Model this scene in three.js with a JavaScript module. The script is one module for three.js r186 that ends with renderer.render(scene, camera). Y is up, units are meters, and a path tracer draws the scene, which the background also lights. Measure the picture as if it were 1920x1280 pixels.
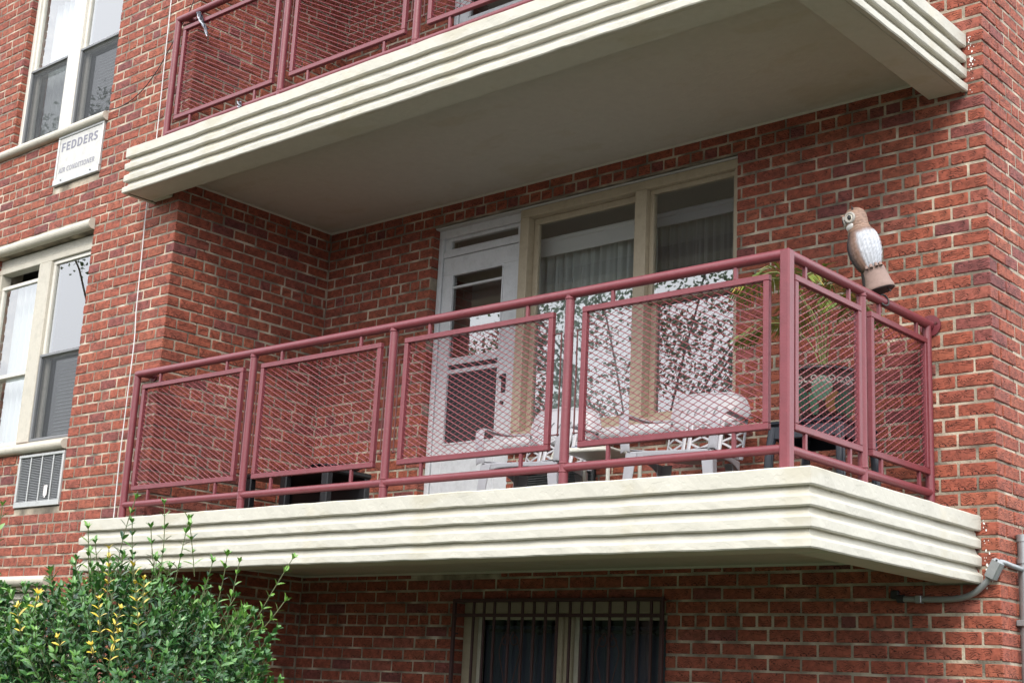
import * as THREE from 'three';
import { mergeGeometries } from 'three/addons/utils/BufferGeometryUtils.js';
import { FontLoader } from 'three/addons/loaders/FontLoader.js';
import { TextGeometry } from 'three/addons/geometries/TextGeometry.js';

// ---------------------------------------------------------------- camera, sky, sun, exposure
const scene = new THREE.Scene();
const camera = new THREE.PerspectiveCamera(2 * Math.atan(640 / 2664.09) * 180 / Math.PI, 1024 / 682, 0.1, 400);
camera.position.set(2.847, -0.586, 6.88);
camera.rotation.set(0.245, 0.729, 0.0508, 'YXZ');
scene.add(camera);
camera.updateMatrixWorld();

const renderer = new THREE.WebGLRenderer({ antialias: true });
renderer.setSize(1024, 682);
renderer.toneMapping = THREE.LinearToneMapping;
renderer.toneMappingExposure = 1.42;
renderer.shadowMap.enabled = true;

// overcast sky: white cloud, a little brighter overhead
{
  const W = 128, H = 64, d = new Float32Array(W * H * 4);
  for (let j = 0; j < H; j++) for (let i = 0; i < W; i++) {
    const el = ((j + .5) / H - .5) * Math.PI, a = i / W * Math.PI * 2;
    const up = Math.max(0, Math.sin(el));
    const cloud = 1 + .1 * Math.sin(a * 3 + 4 * el) * Math.cos(el * 7 + a * 2) * Math.cos(el);
    const k = el > -.05 ? 1.8 * (1.0 + .35 * up) * cloud : .3;
    const o = (j * W + i) * 4;
    d[o] = k * .97; d[o + 1] = k * 1.0; d[o + 2] = k * 1.06; d[o + 3] = 1;
  }
  const sky = new THREE.DataTexture(d, W, H, THREE.RGBAFormat, THREE.FloatType);
  sky.mapping = THREE.EquirectangularReflectionMapping;
  sky.minFilter = sky.magFilter = THREE.LinearFilter; sky.wrapS = THREE.RepeatWrapping; sky.needsUpdate = true;
  scene.background = sky; scene.environment = sky;
}
const sun = new THREE.DirectionalLight(0xfff6ea, 1.9);
sun.position.set(12, 20, 23); sun.target.position.set(-3, 1, 0);
sun.position.add(sun.target.position);
sun.castShadow = true; sun.shadow.radius = 36; sun.shadow.mapSize.set(2048, 2048);
Object.assign(sun.shadow.camera, { left: -14, right: 14, top: 14, bottom: -14, near: 1, far: 90 });
scene.add(sun, sun.target);

// ---------------------------------------------------------------- helpers
function rngOf(a) { return () => { a |= 0; a = a + 0x6D2B79F5 | 0; let t = Math.imul(a ^ a >>> 15, 1 | a); t = t + Math.imul(t ^ t >>> 7, 61 | t) ^ t; return ((t ^ t >>> 14) >>> 0) / 4294967296; }; }
const rnd = rngOf(77);
const R = (a, b) => a + (b - a) * rnd();
const V = (x, y, z) => new THREE.Vector3(x, y, z);
const clamp = (x, a = 0, b = 1) => Math.min(b, Math.max(a, x));
const smooth = (a, b, x) => { const t = clamp((x - a) / (b - a)); return t * t * (3 - 2 * t); };
const lerp = (a, b, t) => a + (b - a) * t;

// periodic value noise
const LAT = new Float32Array(65536).map(rngOf(5));
function pn(x, y, p, s = 0) {
  const xi = Math.floor(x), yi = Math.floor(y), fx = x - xi, fy = y - yi;
  const u = fx * fx * (3 - 2 * fx), v = fy * fy * (3 - 2 * fy), o = s * 7919;
  const a = (xi % p) * 157, b = ((xi + 1) % p) * 157, c = (yi % p) * 1031 + o, d = ((yi + 1) % p) * 1031 + o;
  const e = LAT[(a + c) & 65535], f = LAT[(b + c) & 65535], g = LAT[(a + d) & 65535], h = LAT[(b + d) & 65535], k = e + (f - e) * u;
  return k + (g + (h - g) * u - k) * v;
}
function fbm(x, y, p, o = 4, s = 0) { let a = 0, k = .5, n = 0; for (let i = 0; i < o; i++) { a += k * pn(x, y, p, s + i); n += k; x *= 2; y *= 2; p *= 2; k *= .5; } return a / n; }
function texture(N, size, fn, srgb, seed) {
  const d = new Uint8Array(N * N * 4);
  for (let j = 0; j < N; j++) for (let i = 0; i < N; i++) {
    const c = fn(i / N, j / N), o = (j * N + i) * 4;
    if (typeof c === 'number') d[o] = d[o + 1] = d[o + 2] = clamp(c) * 255; else { d[o] = clamp(c[0]) * 255; d[o + 1] = clamp(c[1]) * 255; d[o + 2] = clamp(c[2]) * 255; }
    d[o + 3] = 255;
  }
  const t = new THREE.DataTexture(d, N, N); t.wrapS = t.wrapT = THREE.RepeatWrapping; t.magFilter = THREE.LinearFilter; t.minFilter = THREE.LinearMipmapLinearFilter; t.generateMipmaps = true;
  t.repeat.set(1 / size, 1 / size); if (srgb) t.colorSpace = THREE.SRGBColorSpace; t.needsUpdate = true; return t;
}
// rugged brick face: wandering horizontal creases
const crease = (u, v) => {
  const w = v * 60 + 1.7 * (pn(u * 26, v * 34, 1 << 12, 3) - .5) + 1.5 * (fbm(u * 60, v * 60, 1 << 12, 2, 9) - .5);
  const f = Math.abs(w - Math.floor(w) - .5) * 2, m = smooth(.3, .52, pn(u * 34, v * 44, 1 << 12, 21));
  return (1 - smooth(0, .34, f)) * m;
};
const T = {};
T.brickColor = texture(1024, .8, (u, v) => { const k = .8 + .34 * (fbm(u * 30, v * 30, 30, 3, 1) - .1) - .42 * crease(u, v) + .1 * (fbm(u * 160, v * 160, 160, 2, 8) - .5); return [k, k * .985, k * .975]; }, true);
T.brickSpeck = texture(1024, .8, (u, v) => {
  let k = .8 + .34 * (fbm(u * 30, v * 30, 30, 3, 1) - .1) - .42 * crease(u, v) + .1 * (fbm(u * 160, v * 160, 160, 2, 8) - .5), s = smooth(.81, .86, pn(u * 90, v * 60, 1 << 10, 31)) * smooth(.62, .8, pn(u * 9, v * 9, 9, 33));
  return [lerp(k, .98, s), lerp(k * .985, .95, s), lerp(k * .975, .9, s)]; }, true);
T.brickBump = texture(1024, .8, (u, v) => .72 - .6 * crease(u, v) + .3 * (fbm(u * 70, v * 70, 70, 3, 4) - .5));
T.mortarColor = texture(512, 1.1, (u, v) => { const k = .74 + .85 * (fbm(u * 10, v * 10, 10, 6, 2) - .45); return [k, k * .97, k * .92]; }, true);
T.mortarBump = texture(512, .5, (u, v) => fbm(u * 60, v * 60, 60, 3, 6));
T.plasterColor = texture(1024, 2.2, (u, v) => { const st = smooth(.6, .78, fbm(u * 9, v * 16, 9 * 16, 5, 12)); const k = .985 - .025 * st - .04 * (fbm(u * 60, v * 60, 60, 3, 14) - .4); return [k, k * (1 - .01 * st), k * (1 - .035 * st)]; }, true);
T.plasterBump = texture(1024, 1.2, (u, v) => .55 * fbm(u * 13, v * 13, 13, 3, 15) + .3 * fbm(u * 80, v * 80, 80, 3, 18) + .2 * smooth(.6, .7, fbm(u * 22, v * 34, 22 * 34, 3, 20)));
T.paintBump = texture(512, .25, (u, v) => fbm(u * 42, v * 42, 42, 3, 22));
T.paintColor = texture(512, .6, (u, v) => { const c = smooth(.7, .76, fbm(u * 40, v * 40, 40, 3, 24)) * smooth(.5, .7, pn(u * 7, v * 7, 7, 25)); const k = .93 + .12 * (fbm(u * 12, v * 12, 12, 3, 26) - .5); return [lerp(k, 1, c), lerp(k, 1.0, c), lerp(k, 1.0, c)]; }, true);
T.grime = texture(512, .9, (u, v) => { const k = .97 - .05 * smooth(.45, .85, fbm(u * 22, v * 22, 22, 5, 40)) - .05 * (fbm(u * 90, v * 90, 90, 2, 41) - .5); return [k, k * .99, k * .97]; }, true);
T.grass = texture(512, 2, (u, v) => { const k = .5 + .9 * (fbm(u * 50, v * 50, 50, 4, 44) - .3); return [k * .9, k, k * .7]; }, true);

const lin = (r, g, b) => new THREE.Color().setRGB(r, g, b);
const hex = h => new THREE.Color(h);
function mat(color, roughness = .7, o = {}) {
  const physical = 'transmission' in o || 'clearcoat' in o || 'sheen' in o || 'ior' in o;
  return new (physical ? THREE.MeshPhysicalMaterial : THREE.MeshStandardMaterial)({ color, roughness, ...o });
}
const bump = (t, s) => ({ bumpMap: t, bumpScale: s });
const M = {
  brick: mat(0xffffff, .88, { vertexColors: true, map: T.brickColor, ...bump(T.brickBump, .008) }),
  brickSpattered: mat(0xffffff, .88, { vertexColors: true, map: T.brickSpeck, ...bump(T.brickBump, .008) }),
  mortar: mat(lin(.50, .455, .395), .95, { map: T.mortarColor, ...bump(T.mortarBump, .004) }),
  plaster: mat(lin(.50, .482, .415), .72, { map: T.plasterColor, ...bump(T.plasterBump, .0028) }),
  rail: mat(lin(.188, .037, .047), .4, { map: T.paintColor, ...bump(T.paintBump, .0006) }),
  railRust: mat(lin(.12, .035, .035), .7, { map: T.paintColor }),
  white: mat(lin(.60, .63, .68), .38, { map: T.grime }),
  aluminium: mat(lin(.50, .52, .53), .38, { metalness: .4, map: T.grime }),
  tan: mat(lin(.41, .355, .265), .5, { map: T.grime }),
  cream: mat(lin(.50, .48, .42), .6, { map: T.grime, ...bump(T.mortarBump, .001) }),
  windowWhite: mat(lin(.64, .63, .59), .4, { map: T.grime }),
  sashGrey: mat(lin(.16, .165, .17), .5),
  glass: mat(lin(.93, .96, .95), .0, { transmission: 1, thickness: 0, ior: 2.9 }),
  screen: mat(lin(.05, .055, .06), .7, { transparent: true, opacity: .55 }),
  dark: mat(lin(.02, .02, .022), .6),
  room: mat(lin(.30, .28, .25), .9),
  curtain: mat(lin(.55, .59, .59), 1, { transmission: .4, thickness: 0 }),
  curtainDark: mat(lin(.16, .16, .17), 1, { transmission: .3, thickness: 0 }),
  blind: mat(lin(.55, .55, .56), .6),
  black: mat(lin(.012, .012, .014), .32),
  blackBlue: mat(lin(.018, .022, .032), .28),
  plastic: mat(lin(.39, .385, .41), .36),
  bars: mat(lin(.055, .022, .024), .65, { map: T.grime }),
  zinc: mat(lin(.32, .345, .37), .42, { metalness: .55, map: T.grime }),
  wire: mat(lin(.6, .6, .6), .5),
  cable: mat(lin(.03, .025, .025), .6),
  concrete: mat(lin(.085, .078, .066), .9, { map: T.mortarColor }),
  deck: mat(lin(.11, .105, .095), .85, { map: T.mortarColor }),
  glassPlain: mat(lin(.9, .93, .93), 0, { transmission: 1, thickness: 0, ior: 1.5 }),
  grass: mat(lin(.06, .085, .035), 1, { map: T.grass }),
  bark: mat(lin(.10, .075, .055), .95, bump(T.brickBump, .01)),
};

const used = {};
const numbered = n => { const k = used[n] = (used[n] || 0) + 1; return k === 1 ? n : `${n}_${String(k - 1).padStart(3, '0')}`; };
function info(o, label, category, group) { o.userData.label = label; o.userData.category = category; if (group) o.userData.group = group; return o; }
function thing(name, label, category, pos = [0, 0, 0], turn = 0, group) { const o = new THREE.Group(); o.name = numbered(name); o.position.set(...pos); o.rotation.y = turn; scene.add(o); return info(o, label, category, group); }
function part(name, geo, material, parent, label) {
  const g = Array.isArray(geo) ? mergeGeometries(geo.map(clean)) : geo;
  const m = new THREE.Mesh(g, material); m.name = name; m.castShadow = m.receiveShadow = true; parent.add(m);
  if (label) m.userData.label = label;
  return m;
}
function structure(name, geo, material) { const m = part(numbered(name), geo, material, scene); m.userData.kind = 'structure'; return m; }
function single(name, geo, material, label, category, group) { return info(part(numbered(name), geo, material, scene), label, category, group); }
function clean(g) { g = g.index ? g.toNonIndexed() : g; for (const k of Object.keys(g.attributes)) if (!['position', 'normal', 'uv', 'color'].includes(k)) g.deleteAttribute(k); g.morphAttributes = {}; return g; }

// box with chamfered edges, uv in metres
function box(x0, x1, y0, y1, z0, z1, b = .002, uo = 0, vo = 0) {
  b = Math.min(b, (x1 - x0) * .45, (y1 - y0) * .45, (z1 - z0) * .45);
  const lo = [x0, y0, z0], hi = [x1, y1, z1], pos = [], nor = [], uv = [];
  const P = (s, ax) => { const p = [0, 0, 0]; for (let k = 0; k < 3; k++) { const e = s[k] > 0 ? hi[k] : lo[k]; p[k] = k === ax ? e : e - s[k] * b; } return p; };
  const poly = pts => {
    const a = V(...pts[0]), n = V(...pts[1]).sub(a).cross(V(...pts[2]).sub(a)); const c = V((x0 + x1) / 2, (y0 + y1) / 2, (z0 + z1) / 2);
    if (n.dot(a.clone().sub(c)) < 0) { pts.reverse(); n.negate(); } n.normalize();
    const ax = Math.abs(n.x) > .75 ? 0 : Math.abs(n.y) > .75 ? 1 : 2;
    for (let i = 1; i + 1 < pts.length; i++) for (const p of [pts[0], pts[i], pts[i + 1]]) { pos.push(...p); nor.push(n.x, n.y, n.z); uv.push((ax === 0 ? p[2] : p[0]) + uo, (ax === 1 ? p[2] : p[1]) + vo); }
  };
  for (let ax = 0; ax < 3; ax++) { const [i, j] = [(ax + 1) % 3, (ax + 2) % 3]; for (const s of [-1, 1]) { const q = [[-1, -1], [1, -1], [1, 1], [-1, 1]].map(([a, c]) => { const t = [0, 0, 0]; t[ax] = s; t[i] = a; t[j] = c; return P(t, ax); }); poly(q); } }
  for (let ax = 0; ax < 3; ax++) { const [i, j] = [(ax + 1) % 3, (ax + 2) % 3]; for (const a of [-1, 1]) for (const c of [-1, 1]) { const f = (s, k) => { const t = [0, 0, 0]; t[ax] = s; t[i] = a; t[j] = c; return P(t, k); }; poly([f(-1, i), f(1, i), f(1, j), f(-1, j)]); } }
  for (const a of [-1, 1]) for (const c of [-1, 1]) for (const e of [-1, 1]) poly([P([a, c, e], 0), P([a, c, e], 1), P([a, c, e], 2)]);
  const g = new THREE.BufferGeometry();
  g.setAttribute('position', new THREE.Float32BufferAttribute(pos, 3)); g.setAttribute('normal', new THREE.Float32BufferAttribute(nor, 3)); g.setAttribute('uv', new THREE.Float32BufferAttribute(uv, 2));
  return g;
}
function tint(g, c) { const n = g.attributes.position.count, a = new Float32Array(n * 3); for (let i = 0; i < n; i++) { a[i * 3] = c.r; a[i * 3 + 1] = c.g; a[i * 3 + 2] = c.b; } g.setAttribute('color', new THREE.BufferAttribute(a, 3)); return g; }
function tube(pts, r, n = 10, along = 24, closed = false) { return new THREE.TubeGeometry(new THREE.CatmullRomCurve3(pts.map(p => p.isVector3 ? p : V(...p)), closed, 'catmullrom', .4), along, r, n, closed); }
function rod(a, b, r, n = 14, r2 = r) {
  a = V(...a); b = V(...b); const d = b.clone().sub(a), g = new THREE.CylinderGeometry(r2, r, d.length(), n, Math.max(1, Math.round(d.length() / .4)));
  const uv = g.attributes.uv; for (let i = 0; i < uv.count; i++) uv.setXY(i, uv.getX(i) * 2 * Math.PI * r, uv.getY(i) * d.length());
  g.applyQuaternion(new THREE.Quaternion().setFromUnitVectors(V(0, 1, 0), d.normalize())); const m = a.add(b).multiplyScalar(.5); return g.translate(m.x, m.y, m.z);
}
// a bar of rectangular section from a to b; w along side, t along the other
function bar(a, b, w, t, side = [0, 0, 1], bevel = .001) {
  a = V(...a); b = V(...b); const d = b.clone().sub(a), L = d.length(); d.normalize();
  const s = V(...side).addScaledVector(d, -V(...side).dot(d)).normalize(), q = d.clone().cross(s).normalize();
  const g = box(-w / 2, w / 2, 0, L, -t / 2, t / 2, bevel);
  g.applyMatrix4(new THREE.Matrix4().makeBasis(s, d, s.clone().cross(d)).setPosition(a)); return g;
}
// closed shell over a grid of points f(u,v) with thickness th(u,v)
function shell(nu, nv, f, th = .004, uvScale = 1, wrapU = false) {
  const P = [], N = [], pos = [], uv = [], idx = [], e = 1e-3;
  for (let j = 0; j <= nv; j++) for (let i = 0; i <= nu; i++) {
    const u = i / nu, v = j / nv, p = f(u, v), a = f(Math.min(1, u + e), v).sub(f(Math.max(0, u - e), v)), b = f(u, Math.min(1, v + e)).sub(f(u, Math.max(0, v - e)));
    P.push(p); N.push(a.cross(b).normalize());
  }
  const W = nu + 1, n = P.length;
  for (const s of [.5, -.5]) for (let k = 0; k < n; k++) { const p = P[k].clone().addScaledVector(N[k], s * th); pos.push(p.x, p.y, p.z); uv.push((k % W) / nu * uvScale, Math.floor(k / W) / nv * uvScale); }
  for (let j = 0; j < nv; j++) for (let i = 0; i < nu; i++) { const a = j * W + i, b = a + 1, c = a + W, d = c + 1; idx.push(a, b, d, a, d, c, n + a, n + d, n + b, n + a, n + c, n + d); }
  const edge = (a, b) => idx.push(a, n + b, b, a, n + a, n + b);
  for (let i = 0; i < nu; i++) { edge(i, i + 1); edge(nv * W + i + 1, nv * W + i); }
  if (!wrapU) for (let j = 0; j < nv; j++) { edge((j + 1) * W, j * W); edge(j * W + nu, (j + 1) * W + nu); }
  const g = new THREE.BufferGeometry(); g.setAttribute('position', new THREE.Float32BufferAttribute(pos, 3)); g.setAttribute('uv', new THREE.Float32BufferAttribute(uv, 2)); g.setIndex(idx); g.computeVertexNormals(); return g;
}
function lathe(profile, n = 32) { return new THREE.LatheGeometry(profile.map(([r, y]) => new THREE.Vector2(r, y)), n); }
// mass of a projected thing in the photograph's frame (used to pick which bricks become pieces of their own)
const probe = new THREE.Vector3();
function onScreen(p) { probe.copy(p).project(camera); return Math.abs(probe.x) < 1.02 && Math.abs(probe.y) < 1.02 && probe.z < 1 ? 1 : 0; }

// ---------------------------------------------------------------- the brick building
const C = .0765, L = .202, XL = -5.228, ZF = 1.4216, J = .0125;       // course height, stretcher pitch, corner of the projecting wing, joint
const Y0 = -2.25, Y1 = 6.6, N_LO = Math.floor(35 - Y1 / C), N_HI = Math.ceil(35 - Y0 / C);
const headerRow = n => n < 33 ? ((n % 6) + 6) % 6 === 5 : n % 6 === 0;
const BRICKS = [[.318, .086, .052], [.302, .080, .048], [.336, .100, .058], [.285, .079, .051], [.242, .071, .060], [.305, .092, .064], [.198, .061, .057], [.328, .088, .050]].map(c => lin(...c));
const pickTone = r => BRICKS[r < .26 ? 0 : r < .47 ? 1 : r < .62 ? 2 : r < .73 ? 3 : r < .79 ? 4 : r < .88 ? 5 : r < .905 ? 6 : 7];
const brickCache = new Map();
// course(s) runs along +s from 0; returns [s0,s1] spans for course n given the first piece
function spans(n, length, startFull) {
  const out = []; let s = 0;
  const push = w => { out.push([s, Math.min(length, s + w)]); s += w; };
  if (headerRow(n)) { push(startFull ? L : L / 2); push(L * .86); while (s < length) push(L / 2); }
  else { if (!startFull) push(L / 2); while (s < length) push(L); }
  return out;
}
// wall face: origin is its outer corner, s runs along the wall from there (local x = sign * s), normal is local z
function brickWall({ label, origin, turn, sign, length, openings = [], owns, brickMat, mortarMat, outline, holes = [], seen, pick = 300 }) {
  const t = thing('brick_wall', label, 'brick wall', origin, turn); t.updateMatrixWorld();
  const sx = ([s, y]) => new THREE.Vector2(sign * s, y);
  const sh = new THREE.Shape(outline.map(sx)); for (const h of holes) sh.holes.push(new THREE.Path(h.map(sx)));
  part('mortar', new THREE.ExtrudeGeometry(sh, { depth: .26, bevelEnabled: false })  .translate(0, 0, -.2635), mortarMat, t);
  const list = [], world = new THREE.Vector3();
  for (let n = N_LO; n < N_HI; n++) {
    const y1 = (35 - n) * C - J / 2, y0 = y1 - C + J;
    spans(n, length, owns(n)).forEach(([a, b], i) => {
      const first = i === 0; if (first && !owns(n)) return;
      if (!first) a += J / 2; if (b < length) b -= J / 2;
      let pieces = [[a, b]];
      for (const [o0, o1, p0, p1] of openings) if (y1 > p0 + .012 && y0 < p1 - .012) pieces = pieces.flatMap(([c, d]) => d <= o0 || c >= o1 ? [[c, d]] : [[c, Math.min(d, o0)], [Math.max(c, o1), d]]);
      for (const [c, d] of pieces) if (d - c > .015) {
        const q = { c, d, y0, y1, first: first && c === a };
        world.set(sign * (c + d) / 2, (y0 + y1) / 2, 0); t.localToWorld(world);
        q.score = onScreen(world) * (seen ? seen(world) : 1) * (d - c) / world.distanceToSquared(camera.position);
        list.push(q);
      }
    });
  }
  [...list].sort((a, b) => b.score - a.score).slice(0, pick).forEach(q => { q.own = q.score > 0; });
  const rest = [];
  for (const q of list) {
    const w = q.d - q.c, h = q.y1 - q.y0, depth = q.first ? L / 2 - J / 2 : .095, tone = pickTone(rnd()), k = Math.floor(rnd() * 5);
    const key = [Math.round(w * 1e4), q.first, BRICKS.indexOf(tone), k].join();
    let g = brickCache.get(key);
    if (!g) brickCache.set(key, g = tint(box(-w / 2, w / 2, -h / 2, h / 2, -depth, 0, .004, k * .137 + w * 5.1, k * .291), tone));
    const p = [sign * (q.c + q.d) / 2 + (q.first ? 0 : R(-.0022, .0022)), (q.y0 + q.y1) / 2 + R(-.0016, .0016), R(-.002, .0025)];
    if (q.own) part('brick', g, brickMat, t).position.set(...p); else rest.push(g.clone().translate(...p));
  }
  part('bricks', mergeGeometries(rest), brickMat, t).userData.kind = 'stuff';
  return t;
}
const rect = (a, b, c, d, g = 0) => [[a - g, c - g], [b + g, c - g], [b + g, d + g], [a - g, d + g]];
const DY = 2.63, FLOOR = .30;
// openings of the recessed wall (s = -x)
const DOOR_X0 = -4.11, WIN_X0 = -3.29, WIN_X1 = -1.545, HEAD = 2.665, SILL = 1.0;
const GROUND_WIN = [1.995, 3.66, -1.45, .012], AC_IN = [2.55, 3.19, .42, .835];
const WING_X = [-7.70, -6.28];                                             // the wing's windows
const wingWindows = [[1.063, 2.645], [3.60, 5.12], [-1.55, -.03]], wingAC = [[-6.885, -6.275, .585, .978], [-6.93, -6.30, 3.115, 3.53]];
{
  const open = [], holes = [];
  for (const k of [0, DY]) {
    open.push([-WIN_X0, -DOOR_X0, FLOOR - .1 + k, HEAD + k], [-WIN_X1, -WIN_X0 + .001, SILL + k, HEAD + k]);
    const g = .006; holes.push([[-DOOR_X0 + g, FLOOR - .08 + k], [-DOOR_X0 + g, HEAD + g + k], [-WIN_X1 - g, HEAD + g + k], [-WIN_X1 - g, SILL - g + k], [-WIN_X0 - g, SILL - g + k], [-WIN_X0 - g, FLOOR - .08 + k]]);
  }
  open.push(GROUND_WIN, AC_IN); holes.push(rect(...GROUND_WIN, .006), rect(...AC_IN, .006));
  brickWall({ label: 'recessed red brick wall behind the balcony, holding the storm door and the wide window', origin: [0, 0, 0], turn: 0, sign: -1, length: -XL, openings: open, holes, owns: n => n % 2 === 0, brickMat: M.brickSpattered, mortarMat: M.mortar,
    outline: [[.007, Y0], [-XL + .1, Y0], [-XL + .1, Y1], [.007, Y1]], seen: p => p.y > 2.9 && p.x < -.1 ? .15 : p.y < .45 && p.y > -.05 ? .4 : 1 });
  brickWall({ label: 'red brick side wall with pale joints, beyond the balcony end past the corner', origin: [0, 0, 0], turn: Math.PI / 2, sign: 1, length: 3.6, owns: n => n % 2 !== 0, brickMat: M.brick, mortarMat: M.mortar, outline: [[.267, Y0], [4.6, Y0], [4.6, Y1], [.267, Y1]] });
  const wo = [...wingWindows.map(([a, b]) => [XL - WING_X[1], XL - WING_X[0], a, b]), ...wingAC.map(([a, b, c, d]) => [XL - b, XL - a, c, d])];
  brickWall({ label: 'pale lit brick front of the projecting wing with two sash windows', origin: [XL, 0, ZF], turn: 0, sign: -1, length: 4.6, openings: wo, holes: wo.map(o => rect(...o, .006)), owns: n => n % 2 !== 0, brickMat: M.brick, mortarMat: M.mortar, outline: [[.007, Y0], [4.6, Y0], [4.6, Y1], [.007, Y1]] });
  brickWall({ label: 'dark brick return wall of the wing, closing the end of the balcony', origin: [XL, 0, ZF], turn: Math.PI / 2, sign: 1, length: ZF, owns: n => n % 2 === 0, brickMat: M.brick, mortarMat: M.mortar, outline: [[.267, Y0], [ZF - .001, Y0], [ZF - .001, Y1], [.267, Y1]] });
}
// rooms behind the openings: floors, partitions and back, closed to the light
{
  const b = (n, ...a) => structure(n, box(...a, .001), M.room);
  for (const y of [-2.25, .06, .06 + DY, .06 + 2 * DY, 6.42]) { b('interior_floor', -9.8, -.28, y, y + .16, -4.4, -.28); b('interior_floor', -9.8, XL - .29, y, y + .16, -.28, ZF - .28); }
  b('rear_wall', -9.82, -.02, Y0, Y1, -4.62, -4.41); b('interior_wall', -9.98, -9.8, Y0, Y1, -4.4, ZF - .02); b('interior_wall', XL - .5, XL - .29, Y0, Y1, -4.4, -.3);
}
structure('ground', new THREE.PlaneGeometry(300, 300).rotateX(-Math.PI / 2).translate(0, Y0, 0), M.concrete).geometry.attributes.uv.array.forEach((v, i, a) => { a[i] = v * 300; });
{ const g = new THREE.PlaneGeometry(40, 5.5).rotateX(-Math.PI / 2).translate(-6, Y0 + .012, 3.2); const u = g.attributes.uv.array; for (let i = 0; i < u.length; i += 2) { u[i] *= 40; u[i + 1] *= 5.5; } structure('lawn', g, M.grass); }

// ---------------------------------------------------------------- balconies
const SX0 = -5.53, SX1 = -.09, SZ = 1.69, BEAM = .226;
function rough(g, amp, f = 9) {                                    // hand-trowelled unevenness
  const p = g.attributes.position; for (let i = 0; i < p.count; i++) { const x = p.getX(i), y = p.getY(i), z = p.getZ(i); p.setXYZ(i, x + amp * (fbm(z * f + 40, y * f * 2 + 50, 4096, 3, 51) - .5), y + amp * .8 * (fbm(x * f + 60, z * f + 70, 4096, 3, 52) - .5), z + amp * (fbm(x * f + 80, y * f * 2 + 90, 4096, 3, 53) - .5)); }
  g.computeVertexNormals(); return g;
}
// section [out, y] swept round the free edges of the slab: wing face -> front -> side wall
function sweep(section, step = .07) {
  const path = []; const leg = (a, b) => { const n = Math.max(1, Math.round(Math.hypot(b[0] - a[0], b[1] - a[1]) / step)); for (let i = 0; i < n; i++) path.push([lerp(a[0], b[0], i / n), lerp(a[1], b[1], i / n)]); };
  const A = [SX0, ZF - .004], B = [SX0, SZ], Cc = [SX1, SZ], D = [SX1, .004];
  leg(A, B); leg(B, Cc); leg(Cc, D); path.push(D);
  const pos = [], uv = [], idx = [], S = section.length; let run = 0;
  path.forEach(([x, z], i) => {
    const atB = Math.abs(x - SX0) < 1e-6, atC = Math.abs(x - SX1) < 1e-6, front = Math.abs(z - SZ) < 1e-6;
    const ox = atB ? -1 : atC ? 1 : 0, oz = front ? 1 : 0; if (i) run += Math.hypot(x - path[i - 1][0], z - path[i - 1][1]);
    let sl = 0; section.forEach(([o, y], k) => { if (k) sl += Math.hypot(o - section[k - 1][0], y - section[k - 1][1]); pos.push(x + ox * o, y, z + oz * o); uv.push(run, sl + y * .01); });
  });
  for (let i = 0; i + 1 < path.length; i++) for (let k = 0; k + 1 < S; k++) { const a = i * S + k, b = a + S; idx.push(a, a + 1, b, b, a + 1, b + 1); }
  const cap = (o, f) => { for (let k = 1; k + 1 < S; k++) f ? idx.push(o, o + k + 1, o + k) : idx.push(o, o + k, o + k + 1); }; cap(0, true); cap((path.length - 1) * S, false);
  const g = new THREE.BufferGeometry(); g.setAttribute('position', new THREE.Float32BufferAttribute(pos, 3)); g.setAttribute('uv', new THREE.Float32BufferAttribute(uv, 2)); g.setIndex(idx);
  const flat = g.toNonIndexed(); flat.computeVertexNormals(); return flat;
}
function balcony(label) {
  const t = thing('concrete_balcony', label, 'balcony', [0, 0, 0], 0, 'ribbed concrete balconies');
  const m = M.plaster, d = .03;
  // floor and ceiling plate, edge beams
  part('slab', [box(XL - .0, SX1 - BEAM + .01, .195, FLOOR, .002, SZ - BEAM + .01, .004), box(SX0 + .24, XL, .195, FLOOR, ZF + .002, SZ - BEAM + .01, .004)], m, t);
  part('edge_beam', [box(SX0 + d, SX1 - d, .075, .40, SZ - BEAM, SZ - d, .01), box(SX1 - BEAM, SX1 - d, .0755, .3995, .003, SZ - BEAM, .01), box(SX0 + d, SX0 + .24, .0752, .3997, ZF + .003, SZ - BEAM, .01)], m, t);
  part('joint_bead', [rod([XL + .002, .193, .004], [SX1 - BEAM, .193, .004], .011, 8), rod([XL + .004, .193, .004], [XL + .004, .193, ZF], .009, 8)], m, t);
  part('floor', box(XL + .003, SX1 - BEAM, FLOOR + .001, FLOOR + .012, .004, SZ - BEAM, .002), M.deck, t);
  const bands = [[.41, .331], [.289, .243], [.203, .153], [.114, .070]];
  bands.forEach(([a, b], i) => {
    const r = .006, s = [[-d - .002, b + .002], [-r, b], [0, b + r], [0, a - r]];
    if (i) s.push([-r * .5, a], [-d + .007, a + .014], [-d, a + .036], [-d - .002, a + .036]); else s.push([-r * 1.5, a], [-.12, a + .002], [-.12, a - .02], [-d - .002, a - .02]);
    part('fascia_band', rough(sweep(s), .009), m, t);
  });
  return t;
}
const balcony0 = balcony('cream ribbed concrete balcony carrying the chairs, the owl and the potted palm');
{
  const b1 = balcony0.clone(); b1.name = numbered('concrete_balcony'); b1.position.y = DY; b1.userData = { ...balcony0.userData, label: 'cream ribbed concrete balcony overhead, its plain soffit sheltering the storm door' }; scene.add(b1);
  const b2 = balcony0.clone(); b2.name = numbered('concrete_balcony'); b2.position.y = 2 * DY; b2.userData = { ...balcony0.userData, label: 'topmost concrete balcony, two storeys above the owl' }; scene.add(b2);
}

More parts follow.
